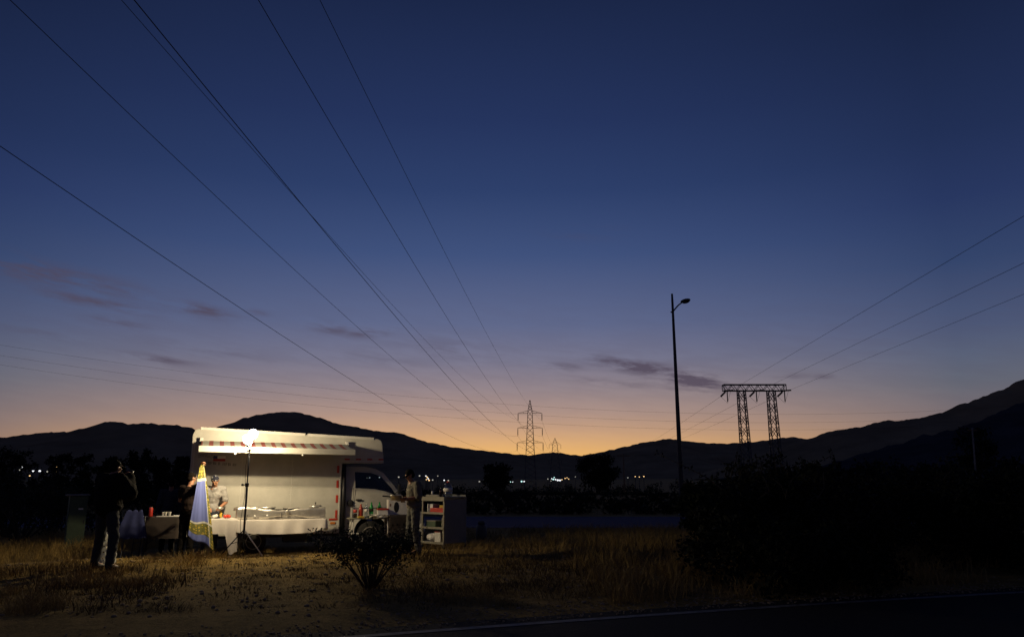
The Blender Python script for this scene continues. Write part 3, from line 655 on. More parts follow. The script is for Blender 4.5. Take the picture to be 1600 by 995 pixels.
# cook in a grey T-shirt bending over the table
ck = tw(-.93, .27)
person('cook in grey T-shirt and patterned bandana bending over the white table', ck, R(30),
       J=dict(wai=(0, .03, 1.10), che=(0, -.03, 1.30), nek=(0, -.13, 1.46), hed=(0, -.20, 1.585), shl=(-.19, -.05, 1.41), shr=(.19, -.05, 1.41), elr=(.28, -.04, 1.12), wrr=(.13, -.26, 1.02), ell=(-.27, -.06, 1.13), wrl=(-.12, -.28, 1.02)),
       shirt='shirt_grey', trousers='denim', skin='skin', sleeve=.40, head='bandana', head_tilt=(38, -18), scale=1.0, hands={'r': ((-.4, -.8, -.3), (0, -.3, -1), .7), 'l': ((.4, -.8, -.3), (0, -.3, -1), .7)})
# man at the shelf cart
rm = gp(645, 866)
person('man in khaki vest and dark cap by the shelf cart, holding a pan', rm, R(-62),
       J=dict(che=(0, -.01, 1.30), nek=(0, -.06, 1.47), hed=(0, -.12, 1.61), elr=(.24, .0, 1.16), wrr=(.14, -.25, 1.12), ell=(-.24, .0, 1.16), wrl=(-.12, -.26, 1.10), knl=(-.11, -.05, .5), anl=(-.12, -.08, .09), knr=(.11, 0, .5), anr=(.12, .08, .09)),
       shirt='khaki', trousers='olive_trouser', skin='skin_dark', sleeve=.46, head='cap', head_tilt=(28, 0), scale=.95, bulk=1.5, hands={'r': ((-.3, -.9, .05), (-.6, -.2, .6), .8), 'l': ((.3, -.9, .05), (.6, -.2, .6), .8)})
pn = rm + Matrix.Rotation(R(-62), 3, 'Z') @ Vector((0, -.38, 1.045)); pan = thing('cooking_pan', 'steel pan in the hands of the man by the shelf cart', 'pan', pn, R(-62))
m = MB(); m.lathe((0, 0, 0), [(.10, 0), (.115, .01), (.12, .09), (.126, .095), (.112, .085), (.10, .015), (.02, .012)], 22); m.build('pan_bowl', 'steel', pan, True)
m = MB(); m.tube([(0, -.12, .07), (0, -.28, .085)], [.012, .014], 8); m.build('pan_handle', 'black_plastic', pan, True)
# somebody at the far table
sp_ = at(269, 746, 18.6); sp_.z = gz(sp_.x, sp_.y)
person('person in a slate blue jacket standing behind the dark table', sp_, R(200), shirt='slate_cloth', trousers='black_cloth', skin='skin_dark', sleeve=.95, head='hair', scale=.96, bulk=1.4)

# ------------------------------------------------------------------ printed cloth
def sun_cloth_mat():
    m = bpy.data.materials.new('printed_cloth'); m.use_nodes = True; t = m.node_tree; bs = t.nodes['Principled BSDF']; bs.inputs['Roughness'].default_value = .92
    uv = t.nodes.new('ShaderNodeUVMap'); uv.uv_map = 'UVMap'; s = t.nodes.new('ShaderNodeSeparateXYZ'); t.links.new(uv.outputs[0], s.inputs[0]); U, V = s.outputs[0], s.outputs[1]
    def mm(op, a, b_):
        n = t.nodes.new('ShaderNodeMath'); n.operation = op
        for i, q in enumerate((a, b_)):
            if isinstance(q, (int, float)): n.inputs[i].default_value = q
            else: t.links.new(q, n.inputs[i])
        return n.outputs[0]
    def between(x, a, b_): return mm('MULTIPLY', mm('GREATER_THAN', x, a), mm('LESS_THAN', x, b_))
    def mx(f, a, b_):
        n = t.nodes.new('ShaderNodeMix'); n.data_type = 'RGBA'; t.links.new(f, n.inputs[0])
        for i, q in ((6, a), (7, b_)):
            if isinstance(q, tuple): n.inputs[i].default_value = (*q, 1)
            else: t.links.new(q, n.inputs[i])
        return n.outputs[2]
    mp = t.nodes.new('ShaderNodeMapping'); mp.inputs['Scale'].default_value = (7.5, 26, 1); t.links.new(uv.outputs[0], mp.inputs[0])
    vo = t.nodes.new('ShaderNodeTexVoronoi'); vo.inputs['Scale'].default_value = 1.0; vo.inputs['Randomness'].default_value = .45; t.links.new(mp.outputs[0], vo.inputs['Vector']); D = vo.outputs['Distance']
    flower = mx(between(D, .14, .36), (.13, .13, .03), (.50, .38, .05)); flower = mx(mm('LESS_THAN', D, .16), flower, (.07, .04, .015))
    band = mm('MAXIMUM', mm('MAXIMUM', mm('LESS_THAN', V, .165), between(V, .715, .885)), mm('GREATER_THAN', U, .86))
    line = mm('MAXIMUM', mm('MAXIMUM', between(V, .165, .195), between(V, .69, .715)), between(U, .83, .86))
    c = mx(line, mx(band, (.12, .155, .42), flower), (.5, .5, .46))
    t.links.new(c, bs.inputs['Base Color']); MATS['printed_cloth'] = m
sun_cloth_mat()
def interp(tab, t):
    for (t0, *a), (t1, *b_) in zip(tab, tab[1:]):
        if t <= t1: k = (t - t0) / (t1 - t0); return [p + (q - p) * k for p, q in zip(a, b_)]
    return list(tab[-1][1:])
LT = [(0, 313, 725), (.17, 308.5, 748), (.4, 303, 780), (.7, 297, 813), (1, 293.5, 836)]
RT = [(0, 318.5, 725), (.17, 322, 747), (.4, 326.5, 782), (.7, 331, 820), (1, 334, 860)]
NU, NV = 30, 44; m = MB(); uvs = []
for j in range(NV + 1):
    v = j / NV; lx, ly = interp(LT, v); rx_, ry = interp(RT, v)
    for i in range(NU + 1):
        u = i / NU; Y = 15.80 + .30 * (1 - v ** .6) + .60 * u * (v ** .6) + .020 * (v ** .7) * math.sin(u * 13 + .6) + .008 * v * math.sin(u * 29)
        m.v.append(tuple(at(lx + (rx_ - lx) * u, ly + (ry - ly) * u + 3 * v * math.sin(u * 7), Y))); uvs.append((u, v))
m.f = [[j * (NU + 1) + i, j * (NU + 1) + i + 1, (j + 1) * (NU + 1) + i + 1, (j + 1) * (NU + 1) + i] for j in range(NV) for i in range(NU)]
cl = m.build('printed_cloth', 'printed_cloth', smooth=True, fix=False); ul = cl.data.uv_layers.new(name='UVMap')
for lo in cl.data.loops: ul.data[lo.index].uv = uvs[lo.vertex_index]
so = cl.modifiers.new('thick', 'SOLIDIFY'); so.thickness = .004
tag(cl, 'blue cloth with yellow sunflower border, held up by one corner', 'cloth')

# ------------------------------------------------------------------ tables
def folding_table(label, loc, rz, w, d, h, top='white_plastic', leg='galvanised', thick=.03):
    t = thing('folding_table', label, 'table', loc, rz)
    m = MB(); m.box((0, 0, h - thick / 2), (w, d, thick)); m.build('tabletop', top, t, bevel=.008)
    for sx in (-1, 1):
        for sy in (-1, 1):
            m = MB(); m.tube([(sx * (w / 2 - .10), sy * (d / 2 - .06), h - thick), (sx * (w / 2 - .05), sy * (d / 2 - .05), .0)], .014, 8); m.build('leg', leg, t, True)
        m = MB(); m.tube([(sx * (w / 2 - .07), -(d / 2 - .055), .30), (sx * (w / 2 - .07), d / 2 - .055, .30)], .010, 6); m.build('stretcher', leg, t, True)
    return t
def tablecloth(name, label, loc, rz, w, d, h, front, back, left, right, mt, seed, sag=0.0, fold=.03, wave=None):
    """cloth over a table: rings of a rounded rectangle going over the edge and hanging in folds"""
    m = MB(); r = random.Random(seed); n = 160; rows = 14; per = 2 * (w + d)
    def edge(q):
        s = q * per
        if s < w: return Vector((-w / 2 + s, -d / 2, 0)), Vector((0, -1, 0)), front(s / w)
        s -= w
        if s < d: return Vector((w / 2, -d / 2 + s, 0)), Vector((1, 0, 0)), right
        s -= d
        if s < w: return Vector((w / 2 - s, d / 2, 0)), Vector((0, 1, 0)), back
        s -= w
        return Vector((-w / 2, d / 2 - s, 0)), Vector((-1, 0, 0)), left
    drops = [edge(i / n)[2] for i in range(n)]
    drops = [sum(drops[(i + k) % n] for k in range(-3, 4)) / 7 for i in range(n)]
    m.v.append((0, 0, h + .005))
    for i in range(n):
        p, o, dr = edge(i / n); m.v.append((p.x * .97, p.y * .97, h + .006))
    for j in range(rows + 1):
        f = j / rows
        for i in range(n):
            p, o, dr = edge(i / n); dr = drops[i]
            amp = fold * f ** .8 * (.6 + .8 * mnoise.noise((i * .11, seed, 0))); out = .008 + amp * (1 + math.sin(i / n * per * 15 + 1.5 * mnoise.noise((i * .05, seed + 4, 0)))) + .02 * f
            q = p + o * out
            m.v.append((q.x, q.y, h + .004 - dr * f))
    m.f = [[0, 1 + i, 1 + (i + 1) % n] for i in range(n)]
    for j in range(rows + 1):
        m.f += [[1 + j * n + i, 1 + j * n + (i + 1) % n, 1 + (j + 1) * n + (i + 1) % n, 1 + (j + 1) * n + i] for i in range(n)]
    o = m.build(name, mt, None, True, loc=loc); o.rotation_euler = (0, 0, rz); return tag(o, label, 'tablecloth')
# long table with the griddle
def tabloc(s, off):
    p = tw(s, off); return p
TZ = .80
p1 = tw(.52, .68); h1 = TZ - p1.z
folding_table('long table under the white cloth that carries the steel griddle', p1, TH, 1.84, .62, h1 - .006)
tablecloth('tablecloth', 'long white cloth hanging in front of the table with the griddle', p1, TH, 1.86, .64, h1, lambda q: .25 + .05 * math.sin(q * 3.1) - (.0 if q < .9 else (q - .9) * 1.6), .12, .22, .26, 'cloth_white', 3, fold=.026)
p2 = tw(-.74, .74); h2 = .835 - p2.z
folding_table('small table under the white cloth between the blue cloth and the light stand', p2, TH, .64, .52, h2 - .006)
tablecloth('tablecloth', 'white cloth on the small table beside the blue printed cloth', p2, TH, .66, .54, h2, lambda q: .30 + (0 if q < .70 else .42 * min(1, (q - .70) / .08)), .2, .25, .62, 'cloth_white', 8, fold=.034)
def onlong(s, off): p = tw(s, off, TZ + .008); return p
# griddle with wind shield
gd = thing('griddle', 'long steel griddle with tall wind shield on the white table', 'griddle', onlong(.50, .66), TH)
m = MB(); m.box((0, 0, .035), (1.86, .46, .05)); m.build('burner_tray', 'steel_dull', gd, bevel=.01)
m = MB()
def shield(u, v):
    s = u * 2.72 - 1.36   # runs round three sides
    if s < -.93: x, y = -.93, -.24 + (-.93 - s) * 1.0
    elif s > .93: x, y = .93, -.24 + (s - .93) * 1.0
    else: x, y = s, -.24 + .012 * math.sin(s * 9)
    top = .235 - .05 * math.exp(-((s - .0) / .35) ** 2) + (.03 if s < -.5 else 0) + .006 * math.sin(s * 23)
    low = .0 + .055 * math.exp(-((s - .1) / .38) ** 4)
    return Vector((x, y, low + (top - low) * v))
m.grid(shield, 110, 4); so = m.build('wind_shield', 'steel', gd, True).modifiers.new('t', 'SOLIDIFY'); so.thickness = .004
m = MB(); m.tube([(-.55, -.265, .07), (-.55, -.24, .07)], .02, 10); m.tube([(-.30, -.265, .08), (-.30, -.24, .08)], .02, 10); m.build('burner_knob', 'white_plastic', gd, True)
m = MB(); m.tube([(.0, -.25, .03), (.0, -.25, .14)], .006, 6); m.build('support_rod', 'dark_metal', gd, True)
m = MB(); m.tube([(-.70, -.27, .10), (-.72, -.33, .05), (-.74, -.36, -.1), (-.75, -.355, -.5), (-.72, -.36, -.62)], .008, 6); m.build('gas_hose', 'black_plastic', gd, True)
m = MB(); m.box((.2, .02, .19), (1.2, .40, .012)); m.build('hot_plate', 'dark_metal', gd)
def dish(name, label, cat, loc, prof, mt, n=22, knob=None, sx=1, sy=1, rz=0):
    t = thing(name, label, cat, loc, rz); m = MB(); m.lathe((0, 0, 0), prof, n, sx, sy); m.build('bowl', mt, t, True)
    if knob: m = MB(); m.lathe((0, 0, knob), [(.010, 0), (.010, .03), (.020, .035), (.02, .05), (.004, .055)], 10); m.build('lid_knob', 'black_plastic', t, True)
    return t
HZ = TZ + .204
dish('covered_pan', 'steel covered pan with black lid knob on the right end of the griddle', 'pan', tw(1.24, .62, TZ + .2), [(.13, 0), (.15, .01), (.155, .06), (.15, .075), (.10, .09), (.02, .095)], 'steel', knob=.094, sx=.9)
dish('baking_tray', 'shallow steel tray on the griddle right of the light stand', 'tray', tw(.16, .62, HZ), [(.16, 0), (.19, .055), (.195, .055), (.165, .01), (.02, .006)], 'steel', sx=1.25, sy=.8)
dish('baking_tray', 'shallow steel tray on the middle of the griddle', 'tray', tw(.72, .64, HZ), [(.14, 0), (.16, .035), (.165, .035), (.14, .008), (.02, .006)], 'steel_dull', sx=1.2, sy=.8)
dish('covered_pan', 'rounded steel chafing lid on the left end of the griddle', 'pan', tw(-.28, .62, TZ + .19), [(.20, 0), (.20, .05), (.17, .085), (.11, .105), (.02, .11)], 'steel', sx=1.05, sy=.9)
ld_ = tw(.62, .925, TZ + .16); m = MB(); m.ell((0, 0, 0), (.045, .016, .055)); m.tube([(0, 0, .03), (.02, .12, .05), (.05, .3, .07)], .006, 6)
o = tag(m.build('ladle', 'steel', None, True, loc=ld_), 'ladle hooked over the middle of the wind shield', 'ladle'); o.rotation_euler = (0, 0, TH)
# things on the small table
Z2 = .835 + .010
def on2(s, off): return tw(s, off, Z2)
mx_ = thing('hand_mixer', 'dark kitchen gadget with metal head between cook and tomatoes', 'kitchen gadget', on2(-.80, .72), TH + .4)
m = MB(); m.lathe((0, 0, 0), [(.05, 0), (.055, .02), (.03, .05), (.018, .10), (.016, .16)], 14); m.build('stand', 'dark_metal', mx_, True)
m = MB(); m.ell((.05, 0, .20), (.075, .035, .035)); m.build('mixer_head', 'steel', mx_, True)
m = MB(); m.bar((-.03, 0, .15), (-.09, 0, .06), .014); m.build('handle', 'black_plastic', mx_)
bw = thing('bowl', 'dark mixing bowl under the hands of the cook', 'bowl', on2(-.98, .78), 0)
m = MB(); m.lathe((0, 0, 0), [(.06, 0), (.10, .05), (.12, .095), (.125, .095), (.10, .045), (.02, .012)], 22); m.build('bowl_shell', 'dark_metal', bw, True)
for k, (s, off, rr) in enumerate(((-.645, .80, .046), (-.575, .84, .042), (-.60, .72, .044))):
    t = thing('tomato', ('tomato nearest the cook on the small white table', 'tomato at the table edge beside the griddle', 'tomato behind the other two on the white table')[k], 'tomato', on2(s, off), k)
    m = MB(); m.lathe((0, 0, 0), [(.01, .003), (rr * .7, .006), (rr, rr * .75), (rr * .8, rr * 1.4), (rr * .3, rr * 1.58), (.004, rr * 1.5)], 16); m.build('fruit', 'tomato', t, True)
    m = MB(); m.lathe((0, 0, rr * 1.52), [(.012, 0), (.004, .012)], 6); m.build('stalk', 'leaf', t)
rl = thing('paper_roll', 'white paper roll lying on the small table', 'paper roll', on2(-.83, .90), TH); m = MB(); m.tube([(-.07, -.05, .035), (.01, .06, .055)], .035, 14); m.build('roll', 'paper', rl, True)
m = MB(); m.grid(lambda u, v: Vector((-.12 + .10 * u - .09 * v, -.05 + .12 * u, .006 + .05 * (1 - v) + .008 * math.sin(u * 6))), 6, 6); m.build('loose_sheet', 'paper', rl, True)
ybt = thing('squeeze_bottle', 'yellow squeeze bottle behind the paper roll', 'bottle', on2(-.74, .62), 0)
m = MB(); m.lathe((0, 0, 0), [(.03, 0), (.032, .02), (.032, .10), (.022, .12)], 14); m.build('flask', 'yellow', ybt, True); m = MB(); m.lathe((0, 0, .12), [(.020, 0), (.006, .05)], 10); m.build('nozzle', 'yellow', ybt, True)

# dark side table at the far left
dt = at(249, 806, 17.55); dt.z = gz(dt.x, dt.y); DZ_ = .84; DH = DZ_ - dt.z; DR = R(3)
folding_table('table under the dark brown cloth left of the truck', dt, DR, 1.00, .50, DH - .006)
tablecloth('tablecloth', 'dark brown cloth hanging from the table left of the truck', dt, DR, 1.02, .52, DH, lambda q: .45, .4, .45, .45, 'cloth_brown', 11, fold=.006)
def ondark(x, y): v = Matrix.Rotation(DR, 3, 'Z') @ Vector((x, y, 0)); return Vector((dt.x + v.x, dt.y + v.y, DZ_ + .008))
cn = thing('drink_can', 'tall red drink can on the dark table', 'can', ondark(-.13, -.16), 0)
m = MB(); m.lathe((0, 0, 0), [(.036, 0), (.044, .012), (.044, .18), (.034, .20)], 18); m.build('can_body', 'red_plastic', cn, True); m = MB(); m.lathe((0, 0, .20), [(.034, 0), (.034, .006), (.028, .004)], 18); m.build('can_lid', 'steel', cn, True)
tr_ = thing('serving_tray', 'white tray with cups on the right of the dark table', 'tray', ondark(.30, -.15), DR); m = MB(); m.box((0, 0, .008), (.52, .26, .014)); m.build('tray_plate', 'white_plastic', tr_, bevel=.005)
for k, (x, y) in enumerate(((.14, -.16), (.205, -.18), (.25, -.12), (.295, -.19))):
    c = thing('paper_cup', ('white cup nearest the red can', 'second white cup from the red can', 'white cup at the back of the tray', 'white cup furthest from the red can')[k], 'cup', ondark(x, y) + Vector((0, 0, .0155)), 0)
    m = MB(); m.lathe((0, 0, 0), [(.018, 0), (.027, .085), (.030, .088), (.025, .08), (.016, .006)], 14); m.build('cup_wall', 'paper', c, True)
for k, x in enumerate((.39, .44, .49)):
    c = tag(MB().lathe((0, 0, 0), [(.018, 0), (.022, .022), (.018, .02), (.012, .005)], 12).build('saucer', 'white_plastic', None, True, loc=ondark(x, -.17) + Vector((0, 0, .0155))), ('small white dish next to the cups on the tray', 'middle one of three small white dishes on the tray', 'small white dish at the right end of the tray')[k], 'dish')
nk = thing('paper_plate', 'white paper plate left of the red can', 'plate', ondark(-.36, -.18), 0); m = MB(); m.lathe((0, 0, 0), [(.07, 0), (.10, .014), (.104, .014), (.07, .005)], 20); m.build('plate_dish', 'paper', nk, True); m = MB(); m.box((0, 0, .022), (.09, .09, .022)); m.build('napkins', 'paper', nk)
# blue cloth over a chair
ch = at(212, 800, 16.9); ch.z = gz(ch.x, ch.y)
chair = thing('folding_chair', 'metal folding chair beneath the blue cloth beside the dark table', 'chair', ch, R(200))
for sx in (-1, 1):
    m = MB(); m.tube([(sx * .21, -.22, 0), (sx * .21, .20, .88 if sx else .88)], .012, 8); m.build('frame_tube', 'galvanised', chair, True)
    m = MB(); m.tube([(sx * .19, .24, 0), (sx * .19, -.18, .46)], .012, 8); m.build('leg', 'galvanised', chair, True)
m = MB(); m.box((0, -.02, .45), (.40, .38, .02)); m.build('seat', 'dark_metal', chair); m = MB(); m.box((0, .19, .80), (.40, .02, .18)); m.build('backrest', 'dark_metal', chair)
m = MB(); m.grid(lambda u, v: Vector(((u - .5) * (.30 + .32 * abs(v - .5) * 2) + .05 * (abs(v - .5)), .20 + (v - .5) * .10 * (1 + math.sin(u * 14) * .5), 1.02 - abs(v - .5) * 1.15 + .012 * math.sin(u * 17))), 26, 24)
o = m.build('blue_cloth', 'cloth_blue', None, True, loc=ch); o.rotation_euler = (0, 0, R(200)); tag(o, 'blue cloth thrown over the chair behind the man with the camera', 'cloth')

# ------------------------------------------------------------------ drinks table by the cab door
p3 = tw(2.46, .62); h3 = .79 - p3.z
folding_table('small folding table with bottles beside the cab door', p3, TH, .98, .42, h3, top='cart_white', leg='truck_trim', thick=.02)
def on3(s, off, dz=0): return tw(s, off, .79 + .004 + dz)
def bottle(label, loc, h, r, mt, cap, fill=None, lab=None):
    t = thing('bottle', label, 'bottle', loc, 0)
    m = MB(); m.lathe((0, 0, 0), [(r * .8, 0), (r, h * .05), (r, h * .3), (r * .94, h * .36), (r, h * .45), (r, h * .62), (r * .75, h * .76), (r * .35, h * .88), (r * .32, h * .95)], 18); m.build('flask', mt, t, True)
    m = MB(); m.lathe((0, 0, h * .945), [(r * .38, 0), (r * .38, h * .055)], 12); m.build('cap', cap, t)
    if fill: m = MB(); m.lathe((0, 0, .004), [(r * .76, 0), (r * .95, h * .05), (r * .95, h * .30)], 16); m.build('drink', fill, t, True)
    if lab: m = MB(); m.lathe((0, 0, h * .40), [(r * 1.02, 0), (r * 1.03, h * .2)], 18); m.build('label_band', lab, t, True)
    return t
bottle('dark cola bottle with pale cap at the left end of the drinks table', on3(2.12, .72), .30, .045, 'clear_plastic', 'white_plastic', 'cola', 'red_plastic')
bottle('red drink bottle next to the cola on the drinks table', on3(2.25, .68), .30, .055, 'red_drink', 'red_plastic')
bottle('clear water bottle with white label on the drinks table', on3(2.37, .72), .32, .042, 'clear_plastic', 'white_plastic', None, 'paper')
bottle('green bottle right beside the clear water bottle', on3(2.49, .68), .34, .050, 'green_bottle', 'green_bottle', None, 'leaf')
bottle('green bottle behind the red and white carton', on3(2.70, .56), .34, .050, 'green_bottle', 'green_bottle')
yb = thing('cheese_block', 'yellow block at the foot of the red drink bottle', 'block', on3(2.24, .80), TH); m = MB(); m.box((0, 0, .02), (.14, .08, .04)); m.build('slab', 'yellow', yb, bevel=.006)
ct_ = thing('carton', 'white carton with red lid on the drinks table', 'carton', on3(2.74, .70), TH); m = MB(); m.box((0, 0, .085), (.24, .16, .17)); m.build('carton_body', 'white_plastic', ct_, bevel=.006); m = MB(); m.box((0, 0, .187), (.26, .18, .034)); m.build('lid', 'red_plastic', ct_, bevel=.006)
np_ = thing('newspapers', 'crumpled pale papers on the front edge of the drinks table', 'papers', on3(2.66, .80), TH)
for k in range(3):
    m = MB(); m.grid(lambda u, v: Vector((-.24 + .46 * u, -.05 + .11 * v + .02 * k, .006 + .022 * k + .02 * abs(math.sin(u * 8 + k * 2)) + .012 * math.sin(v * 5 + u * 9 + k))), 18, 6); m.build('sheet', 'paper', np_, True)
# covered stand by the bonnet with a white printed box
p4 = tw(3.15, .60); h4 = .84 - p4.z
folding_table('small stand under the brown cover at the front of the truck', p4, TH, .50, .44, h4 - .006)
tablecloth('table_cover', 'brown cover hanging to the ground from the stand by the bonnet', p4, TH, .52, .46, h4, lambda q: .66, .5, .62, .62, 'cloth_brown', 15, fold=.012)
wb = thing('cardboard_box', 'white printed box with dark oval on the brown covered stand', 'box', tw(3.13, .58, .848), TH)
m = MB(); m.box((0, 0, .17), (.50, .20, .34)); m.build('box_shell', 'paper', wb, bevel=.006)
m = MB(); m.lathe((0, 0, 0), [(.058, 0), (.058, .003)], 20, 1, 2.1); o = m.build('printed_oval', 'dark_metal', wb); o.rotation_euler = (math.pi / 2, 0, 0); o.location = (-.06, -.101, .17)
m = MB(); m.box((.09, -.102, .30), (.10, .003, .05)); m.build('printed_picture', 'wood', wb); m = MB(); m.box((-.20, -.102, .22), (.03, .003, .06)); m.build('printed_picture', 'wood', wb)

# ------------------------------------------------------------------ shelf cart
nc = gp(693, 858); CR = R(-40)
cart = thing('shelf_cart', 'open shelf cart with cream frame and grey side standing right of the truck', 'shelf cart', nc, CR)
CW, CD, CH = .70, .70, 1.07          # local: near corner at origin, open front runs to -x, side runs to +y
for (x, y) in ((-.02, .02), (-CW + .02, .02), (-.02, CD - .02), (-CW + .02, CD - .02)):
    m = MB(); m.box((x, y, .08 + (CH - .08) / 2), (.035, .035, CH - .08)); m.build('post', 'cart_white', cart)
    m = MB(); m.lathe((x, y, .04), [(.02, -.035), (.036, -.02), (.036, .015), (.02, .03)], 12); m.build('castor', 'rubber', cart, True)
for z in (.12, .43, .74, CH):
    m = MB(); m.box((-CW / 2, CD / 2, z), (CW - .002, CD - .002, .024)); s_ = m.build('shelf', 'cart_white', cart)
    m = MB(); m.box((-CW / 2, -.006, z + (.0 if z < 1 else -.03)), (CW, .014, .045 if z < 1 else .09)); m.build('lip', 'cart_white', s_)
m = MB(); m.box((.004, CD / 2, .14 + (CH - .2) / 2), (.012, CD - .04, CH - .16)); m.build('side_panel', 'cart_grey', cart)
m = MB(); m.box((-CW / 2, CD - .006, .62), (CW - .05, .010, 1.0)); m.build('back_panel', 'cart_grey', cart)
def oncart(x, y, z): v = Matrix.Rotation(CR, 3, 'Z') @ Vector((x, y, 0)); return Vector((nc.x + v.x, nc.y + v.y, nc.z + z))
def boxthing(name, label, cat, loc, rz, d, mt, lid=None):
    t = thing(name, label, cat, loc, rz); m = MB(); m.box((0, 0, d[2] / 2), d); m.build('shell', mt, t, bevel=.008)
    if lid: m = MB(); m.box((0, 0, d[2] + .011), (d[0] + .012, d[1] + .012, .02)); m.build('lid', lid, t, bevel=.005)
    return t
boxthing('crate', 'red crate on the upper shelf of the cart', 'crate', oncart(-.30, .20, .753), CR, (.44, .24, .09), 'red_plastic')
boxthing('container', 'pale plastic container on the left of the upper cart shelf', 'container', oncart(-.58, .24, .753), CR, (.18, .2, .17), 'white_plastic', 'clear_plastic')
boxthing('container', 'dull green container on the middle cart shelf', 'container', oncart(-.50, .20, .443), CR, (.30, .22, .11), 'green_paint', 'cart_white')
bottle('cream bottle standing on the middle cart shelf near the grey side', oncart(-.16, .14, .443), .25, .036, 'cart_white', 'white_plastic')
bottle('dark bottle on the bottom cart shelf near the grey side', oncart(-.14, .13, .133), .27, .04, 'cola', 'white_plastic')
boxthing('carton', 'orange and white carton on the bottom cart shelf', 'carton', oncart(-.30, .16, .133), CR + .2, (.15, .12, .2), 'paper', 'red_plastic')
bg_ = thing('plastic_bag', 'grey plastic bag on the left of the bottom cart shelf', 'bag', oncart(-.53, .18, .135), CR); m = MB(); m.ell((0, 0, .085), (.15, .12, .085)); m.ell((.06, .02, .13), (.07, .06, .06))
m.v = [tuple(Vector(v) * (1 + .12 * mnoise.noise((v[0] * 22, v[1] * 22, v[2] * 22)))) for v in m.v]; m.build('bag_film', 'white_plastic', bg_, True)
jg = thing('water_jug', 'big clear water jug with pink cap on top of the cart', 'jug', oncart(-.09, .20, CH + .013), 0)
m = MB(); m.lathe((0, 0, 0), [(.085, 0), (.095, .015), (.095, .09), (.09, .10), (.095, .11), (.095, .20), (.06, .265), (.03, .29), (.03, .30)], 20); m.build('flask', 'clear_plastic', jg, True); m = MB(); m.lathe((0, 0, .30), [(.034, 0), (.034, .035)], 14); m.build('cap', 'red_plastic', jg, True)
m = MB(); m.lathe((0, 0, .115), [(.0965, 0), (.0965, .07)], 20); m.build('label_band', 'paper', jg, True); m = MB(); m.lathe((0, 0, .004), [(.083, 0), (.092, .014), (.092, .19)], 18); m.build('drink', 'clear_plastic', jg, True)
boxthing('tray', 'flat pale tray with packets on top of the cart', 'tray', oncart(-.45, .20, CH + .013), CR, (.40, .26, .04), 'cart_white')
sc_ = thing('salt_shaker', 'small white shaker on top of the cart tray', 'shaker', oncart(-.50, .12, CH + .054), 0); m = MB(); m.lathe((0, 0, 0), [(.02, 0), (.024, .05), (.014, .075), (.004, .08)], 12); m.build('shaker_body', 'white_plastic', sc_, True)
bottle('short brown bottle between shaker and jug on top of the cart', oncart(-.26, .14, CH + .013), .19, .03, 'cola', 'white_plastic')
bottle('clear bottle behind the pale tray on top of the cart', oncart(-.40, .42, CH + .013), .28, .042, 'clear_plastic', 'white_plastic', None, 'paper')
boxthing('packet', 'yellow packet leaning on the red crate of the cart', 'packet', oncart(-.16, .12, .845), CR + .3, (.15, .05, .06), 'yellow')
boxthing('container', 'white tub behind the cream bottle on the middle cart shelf', 'tub', oncart(-.22, .34, .443), CR, (.18, .16, .14), 'white_plastic', 'red_plastic')
# gas cylinder in the grass
gc = gp(752, 842); gas = thing('gas_cylinder', 'grey gas cylinder standing in the grass right of the cart', 'gas cylinder', gc, 0)
m = MB(); m.lathe((0, 0, -.02), [(.13, 0), (.15, .03), (.15, .33), (.13, .39), (.06, .42)], 24); m.build('tank', 'galvanised', gas, True); m = MB(); m.lathe((0, 0, .40), [(.10, 0), (.10, .09), (.085, .09), (.085, 0)], 18); m.build('collar', 'galvanised', gas, True); m = MB(); m.lathe((0, 0, .40), [(.02, 0), (.02, .05), (.035, .055), (.035, .07)], 10); m.build('valve', 'steel', gas, True)
# green utility cabinet
uc = at(115, 846, 18.9); uc.z = gz(uc.x, uc.y); cab_ = thing('utility_cabinet', 'green metal utility cabinet with pale lid in the scrub at left', 'cabinet', uc, R(34))
m = MB(); m.box((0, 0, .62), (.38, .34, 1.26)); m.build('case', 'green_paint', cab_, bevel=.01); m = MB(); m.box((-.02, 0, 1.268), (.50, .44, .03)); m.build('lid', 'concrete', cab_, bevel=.006)
m = MB(); m.box((.06, -.173, .95), (.10, .004, .035)); m.build('plate', 'white_plastic', cab_); m = MB(); m.box((0, -.172, .62), (.34, .004, 1.16)); m.build('door', 'green_paint', cab_); m = MB(); m.box((.14, -.18, .65), (.02, .02, .10)); m.build('handle', 'dark_metal', cab_)
# white slatted crate behind the photographer
wc = gp(164, 884) + Vector((-.09, .25, 0)); wc.z = gz(wc.x, wc.y); cr_ = thing('slatted_crate', 'white slatted crate seen between the legs of the man with the camera', 'crate', wc, R(8))
for sx in (-1, 1):
    for sy in (-1, 1): m = MB(); m.box((sx * .085, sy * .09, .27), (.024, .024, .54)); m.build('post', 'milky_plastic', cr_)
for z in (.06, .16, .26, .36, .46):
    for y in (-.108, .108): m = MB(); m.box((0, y, z), (.20, .010, .06)); m.build('slat', 'milky_plastic', cr_)
    for x in (-.103, .103): m = MB(); m.box((x, 0, z), (.010, .20, .06)); m.build('slat', 'milky_plastic', cr_)
m = MB(); m.box((0, 0, .02), (.18, .18, .02)); m.build('base', 'milky_plastic', cr_)
